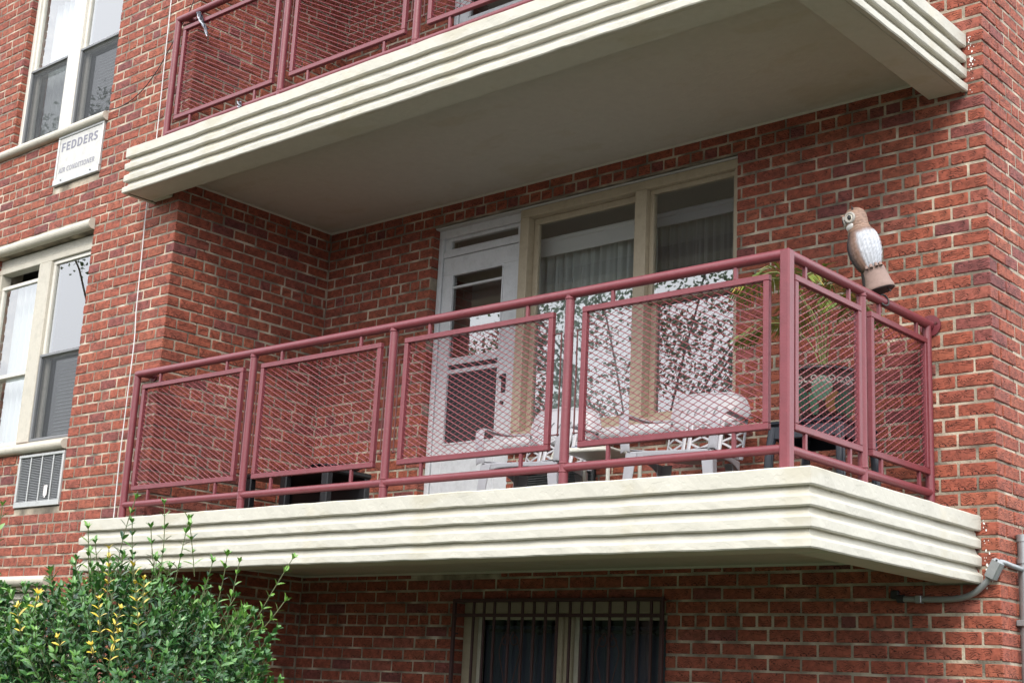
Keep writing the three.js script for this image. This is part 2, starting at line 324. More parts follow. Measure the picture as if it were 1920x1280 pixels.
// expanded-metal sheet: zigzag strands that touch at the knots, leaning like real stretched strands
function expanded(w, h) {
  const px = .058, a = .0076, W = .0046, TH = .0019, th = -.66, pos = [], idx = [];
  const cols = Math.round(w / (px / 2)), dx = w / cols, rows = Math.floor(h / (2 * a));
  const wy = Math.cos(th) * W / 2, wz = Math.sin(th) * W / 2, ty = -Math.sin(th) * TH / 2, tz = Math.cos(th) * TH / 2;
  for (let r = 0; r < rows; r++) {
    const y = -h / 2 + (r + .5) * h / rows, base = pos.length / 3;
    for (let i = 0; i <= cols; i++) { const yy = y + ((i + r) % 2 ? a : -a), x = -w / 2 + i * dx; for (const [p, q] of [[-1, -1], [1, -1], [1, 1], [-1, 1]]) pos.push(x, yy + p * wy + q * ty, p * wz + q * tz); }
    for (let i = 0; i < cols; i++) for (let k = 0; k < 4; k++) { const p = base + i * 4 + k, q = base + i * 4 + (k + 1) % 4; idx.push(p, p + 4, q, q, p + 4, q + 4); }
  }
  const g = new THREE.BufferGeometry(); g.setAttribute('position', new THREE.Float32BufferAttribute(pos, 3)); g.setAttribute('uv', new THREE.Float32BufferAttribute(new Float32Array(pos.length / 3 * 2), 2)); g.setIndex(idx);
  const f = g.toNonIndexed(); f.computeVertexNormals(); return f;
}
const RZ = 1.48, RX = -.33, RT = 1.425, RB = .53, PB = .622, PT = 1.342;
const meshGeo = {};
function railPanel(parent, x0, x1, toWorld) {                       // built along local x, then placed
  const p = new THREE.Group(); p.name = 'panel'; parent.add(p); const s = .03, w = x1 - x0, h = PT - PB;
  const z = .0, frame = [box(0, w, 0, s, -s / 2, s / 2, .003), box(0, w, h - s, h, -s / 2, s / 2, .003), box(.0005, s, s, h - s, -s / 2 + .0004, s / 2 - .0004, .003), box(w - s, w - .0005, s, h - s, -s / 2 + .0004, s / 2 - .0004, .003)];
  part('frame', frame, M.rail, p);
  const key = w.toFixed(3); const g = meshGeo[key] ||= expanded(w - 2 * s, h - 2 * s);
  const m = part('expanded_mesh', g, M.rail, p); m.position.set(w / 2, h / 2, 0); m.userData.kind = 'stuff';
  const st = []; for (const u of [.17, .83]) { part('stub', box(u * w - .009, u * w + .009, h, RT - PB - .015, -.009, .009, .002), M.rail, p); part('stub', box(u * w - .009, u * w + .009, RB - PB + .015, 0, -.009, .009, .002), M.rail, p); }
  toWorld(p, x0); return p;
}
function railing(label) {
  const t = thing('balcony_railing', label, 'railing', [0, 0, 0], 0, 'dusty red pipe railings');
  const posts = [-5.385, -4.13, -2.875, -1.59], r = .024;
  for (const x of posts) part('post', rod([x, .395, RZ], [x, RT, RZ], r), M.rail, t);
  part('corner_post', box(RX - .026, RX + .026, .395, RT + .02, RZ - .026, RZ + .026, .007), M.rail, t);
  for (const z of [.777, .055]) part('post', rod([RX, .395, z], [RX, RT, z], r), M.rail, t);
  part('top_rail', [rod([-5.385, RT, RZ], [RX, RT, RZ], .0255, 16), new THREE.SphereGeometry(.0255, 16, 10).translate(-5.385, RT, RZ)], M.rail, t);
  part('top_rail', rod([RX, RT, RZ], [RX, RT, .008], .0255, 16), M.rail, t);
  part('bottom_rail', [rod([-5.385, RB, RZ], [RX, RB, RZ], .021), new THREE.SphereGeometry(.021, 16, 10).translate(-5.385, RB, RZ)], M.rail, t);
  part('bottom_rail', rod([RX, RB, RZ], [RX, RB, .055], .021), M.rail, t);
  const weld = (x, y, z, r) => new THREE.SphereGeometry(r, 10, 8).scale(1, .45, 1).translate(x, y, z);
  part('weld', [...posts.slice(1).map(x => weld(x, RT - .026, RZ, .029)), ...posts.slice(1).map(x => weld(x, RB - .022, RZ, .028)), ...posts.slice(1).map(x => weld(x, RB + .022, RZ, .028)), weld(RX, RT - .026, .777, .029), weld(RX, RB + .022, .777, .028)], M.rail, t).userData.kind = 'stuff';
  // wall fixings
  const fl = part('wall_flange', rod([RX, RT, .004], [RX, RT, .014], .058, 24), M.rail, t);
  for (const [a, b] of [[.035, .01], [-.035, -.02]]) part('bolt', rod([RX + a, RT + b, .012], [RX + a, RT + b, .022], .007, 6), M.railRust, fl);
  const end = part('rail_return', tube([[-5.385, RT, RZ], [-5.30, RT - .012, RZ - .012], [-5.275, RT - .016, ZF + .006]], .018, 10, 10), M.rail, t);
  part('wall_flange', rod([-5.275, RT - .016, ZF + .003], [-5.275, RT - .016, ZF + .012], .034, 20), M.rail, end);
  for (const [a, b] of [[-5.30, -4.215], [-4.04, -2.965], [-2.775, -1.69], [-1.50, -.417]]) railPanel(t, a, b, (p, x) => p.position.set(x, PB, RZ));
  for (const [a, b] of [[1.428, .80], [.70, .075]]) railPanel(t, 0, a - b, p => { p.position.set(RX, PB, a); p.rotation.y = Math.PI / 2; });
  // thin tie rods hooked between panels and posts
  for (const x of posts.slice(1)) for (const s of [-1, 1]) {
    const X = x + s * .052, px = x + s * .095;
    part('tie_rod', [rod([X, .70, RZ - .004], [X, 1.23, RZ - .004], .0042, 8), rod([X, .70, RZ - .004], [px + s * .005, .70, RZ - .004], .0035, 8), rod([X, 1.225, RZ - .004], [px + s * .005, 1.225, RZ - .004], .0035, 8), new THREE.SphereGeometry(.008, 8, 6).translate(X, .70, RZ - .004)], M.railRust, t);
  }
  return t;
}
const railing0 = railing('dusty red pipe railing with mesh panels, the owl perched on its corner run');
{ const r1 = railing0.clone(); r1.name = numbered('balcony_railing'); r1.position.y = DY + .02; r1.userData = { ...railing0.userData, label: 'dusty red pipe railing of the overhead balcony, plastic strips tied to it' }; scene.add(r1); }

// ---------------------------------------------------------------- windows of the wing
function prism(profile, x0, x1) {                                    // profile [z, y] drawn along x
  const sh = new THREE.Shape(profile.map(([z, y]) => new THREE.Vector2(z, y)));
  return new THREE.ExtrudeGeometry(sh, { depth: x1 - x0, bevelEnabled: false }).rotateY(Math.PI / 2).scale(-1, 1, 1).applyMatrix4(new THREE.Matrix4().makeScale(-1, 1, -1)).translate(x0, 0, 0);
}
function nose(y0, y1, out, back = .1) {                              // bullnosed sill or lintel section
  const r = (y1 - y0) / 2, p = [[-back, y0], [out - r, y0]]; for (let i = 1; i < 10; i++) { const a = -Math.PI / 2 + i * Math.PI / 10; p.push([out - r + Math.cos(a) * r, (y0 + y1) / 2 + Math.sin(a) * r]); } p.push([out - r, y1], [-back, y1 + .002]); return p;
}
function extrudeX(p, x0, x1) { // section in (z, y)
  const n = p.length, pos = [], uv = []; const tri = (...v) => v.forEach(q => { pos.push(...q); uv.push(q[0], q[1] + q[2]); });
  for (let i = 0; i < n; i++) { const [z0, y0] = p[i], [z1, y1] = p[(i + 1) % n]; tri([x0, y0, z0], [x1, y1, z1], [x1, y0, z0]); tri([x0, y0, z0], [x0, y1, z1], [x1, y1, z1]); }
  const c = THREE.ShapeUtils.triangulateShape(p.map(q => new THREE.Vector2(q[0], q[1])), []);
  for (const [a, b, d] of c) { tri([x1, p[a][1], p[a][0]], [x1, p[d][1], p[d][0]], [x1, p[b][1], p[b][0]]); tri([x0, p[a][1], p[a][0]], [x0, p[b][1], p[b][0]], [x0, p[d][1], p[d][0]]); }
  const g = new THREE.BufferGeometry(); g.setAttribute('position', new THREE.Float32BufferAttribute(pos, 3)); g.setAttribute('uv', new THREE.Float32BufferAttribute(uv, 2)); g.computeVertexNormals();
  // outward faces
  g.computeBoundingBox(); return g;
}
function sash(parent, x0, x1, y0, y1, z, s, m, glass = true, gm = M.glass) {       // a sash with its pane
  const g = new THREE.Group(); g.name = 'sash'; parent.add(g);
  part('sash_frame', [box(x0, x1, y0, y0 + s, z - .016, z + .016, .003), box(x0, x1, y1 - s, y1, z - .016, z + .016, .003), box(x0, x0 + s, y0 + s, y1 - s, z - .0155, z + .0155, .003), box(x1 - s, x1, y0 + s, y1 - s, z - .0155, z + .0155, .003)], m, g);
  if (glass) part('pane', new THREE.PlaneGeometry(x1 - x0 - 2 * s + .004, y1 - y0 - 2 * s + .004).translate((x0 + x1) / 2, (y0 + y1) / 2, z), gm, g);
  return g;
}
function blinds(label, x0, x1, y0, y1, z) {
  const t = thing('venetian_blind', label, 'blind', [0, 0, 0], 0, 'blinds in the wing');
  for (let y = y0; y < y1; y += .028) { const g = box(x0, x1, -.0008, .0008, -.012, .012, .0003); g.rotateX(.5); part('slat', g.translate(0, y, z), M.blind, t); }
  return t;
}
function wingWindow(label, [y0, y1], o) {
  const t = thing('sash_window', label, 'window', [0, 0, 0], 0, 'paired sash windows of the wing');
  const [X0, X1] = WING_X, z = ZF - .08, m = o.frame, mid = (X0 + X1) / 2, f = .045, mw = .085, hd = o.head || 0;
  if (hd) part('head_board', box(X0, X1, y1 - hd, y1, z - .06, z + .02, .003), m, t);
  y1 -= hd;
  part('frame', [box(X0, X1, y1 - f, y1, z - .06, z + .03, .004), box(X0, X1, y0, y0 + .03, z - .06, z + .03, .004), box(X0, X0 + f, y0 + .03, y1 - f, z - .06, z + .0295, .004), box(X1 - f, X1, y0 + .03, y1 - f, z - .06, z + .0295, .004)], m, t);
  part('mullion', box(mid - mw, mid + mw, y0 + .03, y1 - f, z - .06, z + .036, .005), m, t);
  const b = y0 + .032, e = y1 - f - .002, h = lerp(b, e, o.meet);
  [[X0 + f, mid - mw], [mid + mw, X1 - f]].forEach(([a, c], i) => {
    const drop = o.drop && i === 0 ? .1 : 0;
    sash(t, a + .001, c - .001, h - .02 - drop, e - drop, z - .005, .03, M.windowWhite);
    sash(t, a + .002, c - .002, b, h + .02 - drop, z - .04, .036, M.windowWhite);
    if (o.screens[i]) { const s = sash(t, a + .002, c - .002, b, h + .005, z + .012, .022, M.sashGrey, false); part('insect_screen', new THREE.PlaneGeometry(c - a - .04, h - b - .04).translate((a + c) / 2, (b + h) / 2, z + .012), M.screen, s); }
  });
  part('sill', extrudeX(nose(y0 - .072, y0 - .001, .052, .05).map(([p, q]) => [p + ZF, q]), X0 - 1.2, X1 + .006), M.cream, t);
  if (o.lintel) part('lintel', extrudeX(nose(o.lintel[0], o.lintel[1], .055, -.0005).map(([p, q]) => [p + ZF, q]), X0 - 1.2, X1 + .008), M.cream, t);
  return t;
}
wingWindow('paired sash window above the louvred air conditioner grille', wingWindows[0], { frame: M.cream, meet: .47, screens: [0, 1], drop: 1, lintel: [2.652, 2.735], head: .075 });
wingWindow('paired sash window above the lettered air conditioner cover', wingWindows[1], { frame: M.windowWhite, meet: .47, screens: [1, 1] });
wingWindow('sash window low on the wing, mostly hidden by the shrubs', wingWindows[2], { frame: M.cream, meet: .5, screens: [1, 1], lintel: [.012, .085] });
blinds('pale slatted blind behind the lower right sash over the louvred grille', -6.83, -6.34, 1.12, 1.75, ZF - .2);
blinds('pale slatted blind in the sash window over the lettered cover', -6.83, -6.34, 3.66, 4.25, ZF - .2);
{ // net curtains in the wing
  const net = (label, x0, x1, y0, y1) => single('net_curtain', shell(60, 4, (u, v) => V(lerp(x0, x1, u), lerp(y0, y1, v), ZF - .24 + .018 * Math.sin(u * 38) + .01 * Math.sin(u * 91)), .001), M.curtain, label, 'curtain', 'net curtains in the wing');
  net('white net curtain inside the sash window over the louvred grille', -7.68, -7.08, 1.1, 2.5); net('white net curtain inside the sash window over the lettered cover', -7.68, -7.08, 3.64, 5.0);
}

// ---------------------------------------------------------------- air conditioner openings
function louvredGrille(name, label, [x0, x1, y0, y1], z, n, m, bars, louverM) {
  const t = thing(name, label, 'grille'); const f = .022;
  part('frame', [box(x0, x1, y0, y0 + f * 1.9, z - .05, z + .014, .003), box(x0, x1, y1 - f, y1, z - .05, z + .014, .003), box(x0, x0 + f, y0 + f * 1.9, y1 - f, z - .05, z + .0135, .003), box(x1 - f, x1, y0 + f * 1.9, y1 - f, z - .05, z + .0135, .003)], m, t);
  for (let i = 0; i < n; i++) { const y = lerp(y0 + f * 2.1, y1 - f * 1.2, (i + .5) / n); const g = box(x0 + f, x1 - f, -.001, .001, -.009, .009, .0004); g.rotateX(.7); part('louver', g.translate(0, y, z - .002), louverM || m, t); }
  for (const u of bars) part('upright', box(lerp(x0, x1, u) - .006, lerp(x0, x1, u) + .006, y0 + f * 1.9, y1 - f, z + .004, z + .0095, .001), m, t);
  part('backing', box(x0 + .002, x1 - .002, y0 + .002, y1 - .002, z - .2, z - .17, .002), M.sashGrey, t);
  part('coil', [box(x0 + .1, x1 - .18, y0 + .05, y1 - .03, z - .15, z - .13, .002), box(x1 - .13, x1 - .05, y0 + .05, y1 - .03, z - .15, z - .12, .002)], mat(lin(.22, .23, .24), .5, { metalness: .4 }), t);
  part('sleeve', [box(x0 + .002, x0 + .01, y0 + .01, y1 - .01, z - .17, z - .05, .001), box(x1 - .01, x1 - .002, y0 + .01, y1 - .01, z - .17, z - .05, .001), box(x0 + .01, x1 - .01, y0 + .01, y0 + .018, z - .17, z - .05, .001), box(x0 + .01, x1 - .01, y1 - .018, y1 - .01, z - .17, z - .05, .001)], M.zinc, t);
  return t;
}
{
  const t = louvredGrille('air_conditioner_grille', 'aluminium air conditioner grille with fine louvres under the sash window', wingAC[0], ZF, 26, M.aluminium, [.27, .52, .77], mat(lin(.34, .35, .36), .5, { metalness: .5 }));
  part('tag', [box(-6.49, -6.445, .66, .735, ZF + .011, ZF + .013, .0005), box(-6.475, -6.46, .645, .66, ZF + .011, ZF + .013, .0005)], mat(lin(.75, .70, .68), .7), t, 'small pale paper tag hanging on the louvres');
  const dark = mat(lin(.075, .08, .08), .5, { metalness: .3 });
  louvredGrille('air_conditioner_grille', 'dark louvred air conditioner sleeve low in the wall behind the plastic chairs', [-3.185, -2.555, .425, .83], .002, 22, dark, [.5]);
}
{ // lettered sheet-metal cover
  const [x0, x1, y0, y1] = wingAC[1], t = thing('air_conditioner_cover', 'white lettered sheet-metal cover of an air conditioner opening under the window', 'cover');
  const z = ZF + .012, f = .02;
  part('cover_plate', box(x0 + f, x1 - f, y0 + .055, y1 - f, z - .05, z - .002, .002), mat(lin(.52, .525, .52), .5, { map: T.grime }), t);
  part('frame', [box(x0, x1, y1 - f, y1, z - .06, z + .006, .003), box(x0, x0 + f, y0 + .055, y1 - f, z - .06, z + .0055, .003), box(x1 - f, x1, y0 + .055, y1 - f, z - .06, z + .0055, .003)], M.aluminium, t);
  part('drip_tray', box(x0, x1, y0, y0 + .053, z - .06, z + .012, .004), M.aluminium, t);
  for (const x of [x0 + .12, x1 - .1]) part('screw', rod([x, y0 + .03, z + .01], [x, y0 + .03, z + .016], .006, 8), M.dark, t);
  const font = await new FontLoader().loadAsync('fonts/droid/droid_sans_bold.typeface.json');
  const ink = mat(lin(.19, .19, .23), .6), faded = mat(lin(.24, .24, .27), .6);
  const word = (txt, size, width, x, y, m) => { const g = new TextGeometry(txt, { font, size, depth: .0012, curveSegments: 3, bevelEnabled: false }); g.computeBoundingBox(); const b = g.boundingBox; g.translate(-b.min.x, -b.min.y, 0).scale(width / (b.max.x - b.min.x), 1, 1).translate(x, y, z - .0015); part('lettering', g, m, t); };
  word('FEDDERS', .072, .50, x0 + .055, y1 - .135, ink);
  word('AIR CONDITIONER', .042, .50, x0 + .05, y0 + .10, faded);
}

// ---------------------------------------------------------------- door and wide window on the balcony
function stormDoor(label, group) {
  const t = thing('storm_door', label, 'door', [0, 0, 0], 0, group);
  const x0 = DOOR_X0, x1 = WIN_X0 - .012, z = -.085, w = M.white, f = .042, top = HEAD, tr = 2.468;
  part('door_frame', [box(x0, x1, top - .07, top, z - .06, z + .02, .004), box(x0, x0 + f, FLOOR, top - .07, z - .06, z + .0195, .004), box(x1 - f, x1, FLOOR, top - .07, z - .06, z + .0195, .004), box(x0 + f, x1 - f, tr - .018, tr + .02, z - .06, z + .012, .003)], w, t);
  const tp = part('transom', [box(x0 + f, x1 - f, tr + .02, tr + .045, z - .04, z - .005, .002), box(x0 + f, x1 - f, top - .095, top - .07, z - .04, z - .005, .002), box(x0 + f, x0 + f + .06, tr + .045, top - .095, z - .04, z - .006, .002), box(x1 - f - .03, x1 - f, tr + .045, top - .095, z - .04, z - .006, .002)], w, t);
  part('pane', new THREE.PlaneGeometry(x1 - x0 - 2 * f - .08, top - tr - .135).translate((x0 + x1) / 2 + .01, (tr + top) / 2 - .025, z - .02), M.glass, tp);
  const a = x0 + f + .004, b = x1 - f - .004, d0 = FLOOR + .012, d1 = tr - .022, gl = -3.975, gr = -3.48, gt = 2.318, gm = 1.66, gb = 1.078;
  const leaf = part('door_leaf', [box(a, b, gt, d1, z - .03, z + .006, .003), box(a, gl, d0, gt, z - .03, z + .0058, .003), box(gr, b, d0, gt, z - .03, z + .0058, .003), box(gl, gr, d0, gb, z - .03, z + .0055, .003), box(gl, gr, gm - .012, gm + .04, z - .028, z + .003, .003)], w, t);
  part('glazing_bar', [box(gl, gr, 2.212, 2.228, z - .02, z + .001, .002), box(gl, gr, gm - .075, gm - .045, z - .022, z - .002, .002)], w, leaf);
  part('glazing_bead', [box(gl, gl + .012, gb, gm - .012, z - .012, z + .009, .002), box(gr - .012, gr, gb, gm - .012, z - .012, z + .009, .002), box(gl, gl + .012, gm + .04, gt, z - .012, z + .009, .002), box(gr - .012, gr, gm + .04, gt, z - .012, z + .009, .002), box(gl + .012, gr - .012, gt - .012, gt, z - .012, z + .0088, .002), box(gl + .012, gr - .012, gb, gb + .014, z - .012, z + .0088, .002)], w, leaf);
  part('pane', new THREE.PlaneGeometry(gr - gl, gt - gm - .03).translate((gl + gr) / 2, (gt + gm) / 2 + .02, z - .014), M.glass, leaf);
  part('insect_screen', new THREE.PlaneGeometry(gr - gl, gm - gb).translate((gl + gr) / 2, (gb + gm) / 2, z - .014), M.screen, leaf);
  part('kick_panel', [box(gl + .02, gr - .02, d0 + .12, gb - .06, z, z + .0085, .003)], w, leaf);
  const h = part('handle', [box(-3.445, -3.405, 1.40, 1.53, z + .006, z + .012, .004), rod([-3.425, 1.50, z + .012], [-3.425, 1.50, z + .045], .012, 12), rod([-3.43, 1.33, z + .004], [-3.43, 1.33, z + .02], .013, 12)], M.dark, leaf, 'black lever handle and lock');
  // inner panelled door standing behind the glass
  part('inner_door', [box(x0 + f, x1 - f, FLOOR, tr, z - .15, z - .11, .003)], mat(lin(.05, .035, .03), .5), t, 'dark inner door behind the storm glass');
  return t;
}
function wideWindow(label, group) {
  const t = thing('balcony_window', label, 'window', [0, 0, 0], 0, group);
  const x0 = WIN_X0 - .010, x1 = WIN_X1, y0 = SILL + .06, y1 = HEAD - .012, z = -.06, m = M.tan, f = .06, mid0 = -2.325, mid1 = -2.235;
  part('frame', [box(x0, x1, y1 - f, y1, z - .09, z + .035, .004), box(x0, x1, y0, y0 + .05, z - .09, z + .03, .004), box(x0, x0 + f + .015, y0 + .05, y1 - f, z - .09, z + .0345, .004), box(x1 - .035, x1, y0 + .05, y1 - f, z - .09, z + .0345, .004)], m, t);
  part('caulk_strip', box(DOOR_X0 + .01, x1, y1 + .0005, HEAD, z - .05, -.014, .002), mat(lin(.45, .45, .44), .9), t, 'grey caulking under the brick');
  part('mullion', box(mid0, mid1, y0 + .05, y1 - f, z - .09, z + .038, .004), m, t);
  sash(t, x0 + f + .015, mid0, y0 + .051, y1 - f, z - .045, .042, m);
  const ym = 1.865; sash(t, mid1, x1 - .036, ym - .02, y1 - f, z - .02, .03, m); sash(t, mid1, x1 - .036, y0 + .051, ym + .02, z - .056, .04, m);
  part('sill', extrudeX(nose(SILL - .035, SILL + .058, .075, .12), WIN_X0 + .01, WIN_X1 + .03), M.white, t);
  return t;
}
const doorA = stormDoor('white storm door with glass panes beside the wide window on the chair balcony', 'storm doors'), winA = wideWindow('wide tan framed window behind the plastic chairs, trees mirrored in it', 'wide balcony windows');
{ const d = doorA.clone(); d.name = numbered('storm_door'); d.position.y = DY; d.userData = { ...doorA.userData, label: 'storm door of the overhead balcony, only its foot showing' }; scene.add(d);
  const w = winA.clone(); w.name = numbered('balcony_window'); w.position.y = DY; w.userData = { ...winA.userData, label: 'wide window of the overhead balcony' }; scene.add(w); }
{ // curtains and roller blind inside the wide window
  const drape = (label, x0, x1, m, amp, f, z) => single('curtain', shell(140, 3, (u, v) => V(lerp(x0, x1, u), lerp(1.0, 2.50, v), z + amp * Math.sin(u * f) + amp * .5 * Math.sin(u * f * 2.3 + 1)), .0012), m, label, 'curtain', 'curtains in the wide window');
  drape('pale sheer curtain hanging in soft pleats inside the larger window light', -3.42, -2.32, M.curtain, .02, 90, -.30);
  drape('dark sheer curtain inside the narrower window light', -2.44, -1.58, M.curtainDark, .016, 80, -.30);
  single('roller_blind', [box(-3.42, -2.34, 2.36, 2.47, -.235, -.22, .003), rod([-3.42, 2.475, -.228], [-2.34, 2.475, -.228], .02)], M.blind, 'rolled blind across the head of the larger window light', 'blind');
  single('roller_blind', [box(-2.32, -1.6, 2.40, 2.47, -.235, -.22, .003), rod([-2.32, 2.475, -.228], [-1.6, 2.475, -.228], .02)], mat(lin(.22, .22, .25), .7), 'dark rolled blind across the head of the narrower window light', 'blind');
}

// ---------------------------------------------------------------- ground floor window behind bars
{
  const t = thing('barred_window', 'shaded window under the balcony, behind the iron bars', 'window'); const [a, b, y0, y1] = GROUND_WIN, x0 = -b, x1 = -a, z = -.1, m = M.tan;
  part('frame', [box(x0, x1, y1 - .075, y1 - .005, z - .06, z + .03, .004), box(x0, x0 + .09, y0, y1 - .075, z - .06, z + .0295, .004), box(x1 - .025, x1, y0, y1 - .075, z - .06, z + .0295, .004), box(x0 + .09, x1 - .025, y0, y0 + .06, z - .06, z + .0295, .004)], m, t);
  part('mullion', [box(-2.88, -2.82, y0 + .06, y1 - .075, z - .06, z + .034, .004), box(-2.82, -2.76, y0 + .06, y1 - .075, z - .06, z + .012, .004)], m, t);
  sash(t, x0 + .09, -2.881, y0 + .06, y1 - .08, z - .03, .035, M.cream, true, M.glassPlain); sash(t, -2.759, x1 - .026, y0 + .06, y1 - .08, z - .03, .035, M.cream, true, M.glassPlain);
  const bl = mat(lin(.05, .055, .085), .9);
  single('curtain', shell(160, 3, (u, v) => V(lerp(x0 + .02, x1 - .02, u), lerp(y0 + .05, -.13, v), -.27 + .016 * Math.sin(u * 70) + .01 * Math.sin(u * 131)), .0015), bl, 'dark blue curtain inside the barred window under the balcony', 'curtain');
  const cr = thing('curtain_rod', 'black curtain rod with round finials inside the barred window', 'curtain rod'); part('rod', rod([x0 + .1, -.165, -.225], [x1 - .05, -.165, -.225], .011), M.dark, cr);
  for (const x of [-3.13, -2.96, -2.62, -2.42, -2.2]) part('ring', new THREE.SphereGeometry(.028, 14, 10).translate(x, -.165, -.22), M.dark, cr);
  const g = thing('security_grille', 'rusty iron window bars with scroll ornaments under the balcony', 'window bars'), zb = .03, top = .02;
  part('outer_frame', [box(x0 - .005, x1 + .005, top - .022, top, zb - .012, zb + .012, .002), box(x0 - .005, x0 + .017, y0, top - .022, zb - .0115, zb + .0115, .002), box(x1 - .017, x1 + .005, y0, top - .022, zb - .0115, zb + .0115, .002)], M.bars, g);
  for (const y of [-.085, -1.3]) part('cross_bar', box(x0 + .017, x1 - .017, y - .011, y + .011, zb - .005, zb + .005, .001), M.bars, g);
  for (const x of [-3.487, -3.397, -3.307, -3.183, -3.071, -2.976, -2.882, -2.789, -2.688, -2.598, -2.504, -2.384, -2.271, -2.178, -2.081]) part('bar', box(x - .0075, x + .0075, y0, top - .022, zb - .0125, zb + .0025, .0015), M.bars, g);
  for (const cx of [-3.155, -2.384]) for (const s of [-1, 1]) {
    const pts = []; for (let i = 0; i <= 22; i++) { const a = i / 22 * 7.6, r = .012 + .03 * i / 22; pts.push([cx + s * (.042 + r * Math.cos(a) * -1), -.235 + r * Math.sin(a) * 1.1, zb + .008]); }
    pts.push([cx + s * .085, -.30, zb + .008], [cx + s * .055, -.42, zb + .008], [cx + s * .012, -.58, zb + .008]);
    part('scroll', tube(pts, .0035, 6, 90), M.bars, g);
  }
  for (const x of [x0 + .006, x1 - .006]) part('standoff', rod([x, -.2, -.01], [x, -.2, zb], .006), M.bars, g);
}

// ---------------------------------------------------------------- conduit, cables, odds and ends on the wall
{
  const t = thing('conduit', 'galvanised conduit under the balcony end, bending up round the wall corner', 'pipe');
  part('pipe', tube([[-.525, .0, .022], [-.40, -.003, .022], [-.26, -.003, .022], [-.18, .005, .024], [-.12, .028, .03], [-.075, .062, .034], [-.045, .095, .034]], .0155, 12, 40), M.zinc, t);
  part('clip', [box(-.435, -.40, -.022, .016, .002, .042, .003)], M.zinc, t);
  part('coupling', [rod([-.535, .002, .022], [-.50, .0, .022], .021, 12), box(-.575, -.53, .0, .045, .002, .03, .006)], M.dark, t);
  const b = box(-.03, .03, -.055, .055, -.024, .024, .012); b.rotateZ(-.5).translate(-.012, .137, .04);
  part('elbow_box', b, M.zinc, t); const c = box(-.024, .024, -.046, .046, .0, .005, .002); c.rotateZ(-.5).translate(-.012, .137, .064); part('cover_plate', c, M.zinc, t);
  part('screw', rod([.012, .18, .066], [.012, .18, .072], .005, 8), M.dark, t);
  part('pipe', tube([[.012, .175, .04], [.03, .172, .02], [.032, .166, -.06], [.034, .16, -.19]], .0135, 12, 20), M.zinc, t);
  const d = thing('downpipe', 'grey vertical pipe on the side wall, joined by the conduit', 'pipe');
  part('pipe', rod([.036, Y0, -.215], [.036, .31, -.215], .03, 16), M.zinc, d); part('cap', [rod([.036, .30, -.215], [.036, .335, -.215], .035, 16), rod([.036, .19, -.215], [.036, .215, -.215], .036, 16)], M.zinc, d); part('bracket', box(.002, .07, -.12, -.09, -.26, -.17, .003), M.zinc, d);
}
single('hanging_wire', [tube([[-5.58, 6.3, ZF + .02], [-5.58, 4.32, ZF + .02], [-5.56, 3.2, ZF + .02], [-5.585, 2.72, ZF + .02], [-5.57, 2.3, ZF + .022], [-5.545, 1.9, ZF + .03], [-5.525, 1.69, ZF + .03], [-5.53, 1.25, ZF + .03], [-5.535, .85, ZF + .03], [-5.525, .5, ZF + .03], [-5.525, .43, ZF + .03]], .0042, 6, 80)], M.wire, 'thin white wire hanging down the wing beside the balcony end', 'wire');
single('cable', tube([[-6.27, 3.60, ZF + .03], [-6.12, 3.585, ZF + .02], [-5.95, 3.61, ZF + .015], [-5.79, 3.675, ZF + .015], [-5.64, 3.79, ZF + .015], [-5.545, 3.90, ZF + .015], [-5.42, 4.05, ZF + .015], [-5.30, 4.22, ZF + .015], [-5.25, 4.6, ZF + .015]], .004, 6, 60), M.cable, 'thin black cable sagging from the window sill to the overhead balcony', 'cable');
{ // shredded plastic strips tied to the overhead railing
  const r = rngOf(9), strips = (label, x, y, z, n, len, drop) => { const t = thing('plastic_strips', label, 'plastic strips', [x, y, z], 0, 'shredded plastic strips');
    for (let i = 0; i < n; i++) { const a = r() * .03 - .015, k = len * (.5 + .5 * r()), w = .004 + r() * .004, c = r(); part('strip', shell(2, 10, (u, v) => V(a + (u - .5) * w * 2 + v * drop[0] * k + .012 * Math.sin(v * 9 + i), -v * k * drop[1], .012 + .008 * Math.sin(v * 7 + i * 2) + (u - .5) * .003), .0006), c < .5 ? M.black : c < .8 ? mat(lin(.55, .58, .65), .3) : mat(lin(.08, .09, .14), .3), t); }
    return t; };
  strips('black and silver plastic strips dangling from the overhead top rail', -5.13, RT + DY + .0, RZ + .01, 9, .30, [.55, .8]);
  strips('tuft of black plastic strips caught under the overhead mesh panel', -4.52, RB + DY + .05, RZ + .02, 6, .09, [.2, .9]);
  strips('black plastic scraps lying on the edge of the overhead balcony', -5.26, .46 + DY, RZ + .1, 6, .06, [1.2, .4]);
}
single('timber_offcut', box(-3.98, -3.72, .412 + DY, .45 + DY, 1.52, 1.57, .004), mat(lin(.62, .47, .22), .7, { map: T.grime }), 'yellow timber offcut lying on the overhead balcony edge', 'timber');
single('junction_box', [box(-2.98, -2.91, .41, .475, 1.30, 1.345, .005), rod([-2.945, .30, 1.322], [-2.945, .415, 1.322], .012)], mat(lin(.05, .14, .12), .5), 'small green box on the balcony floor beside a railing post', 'box');
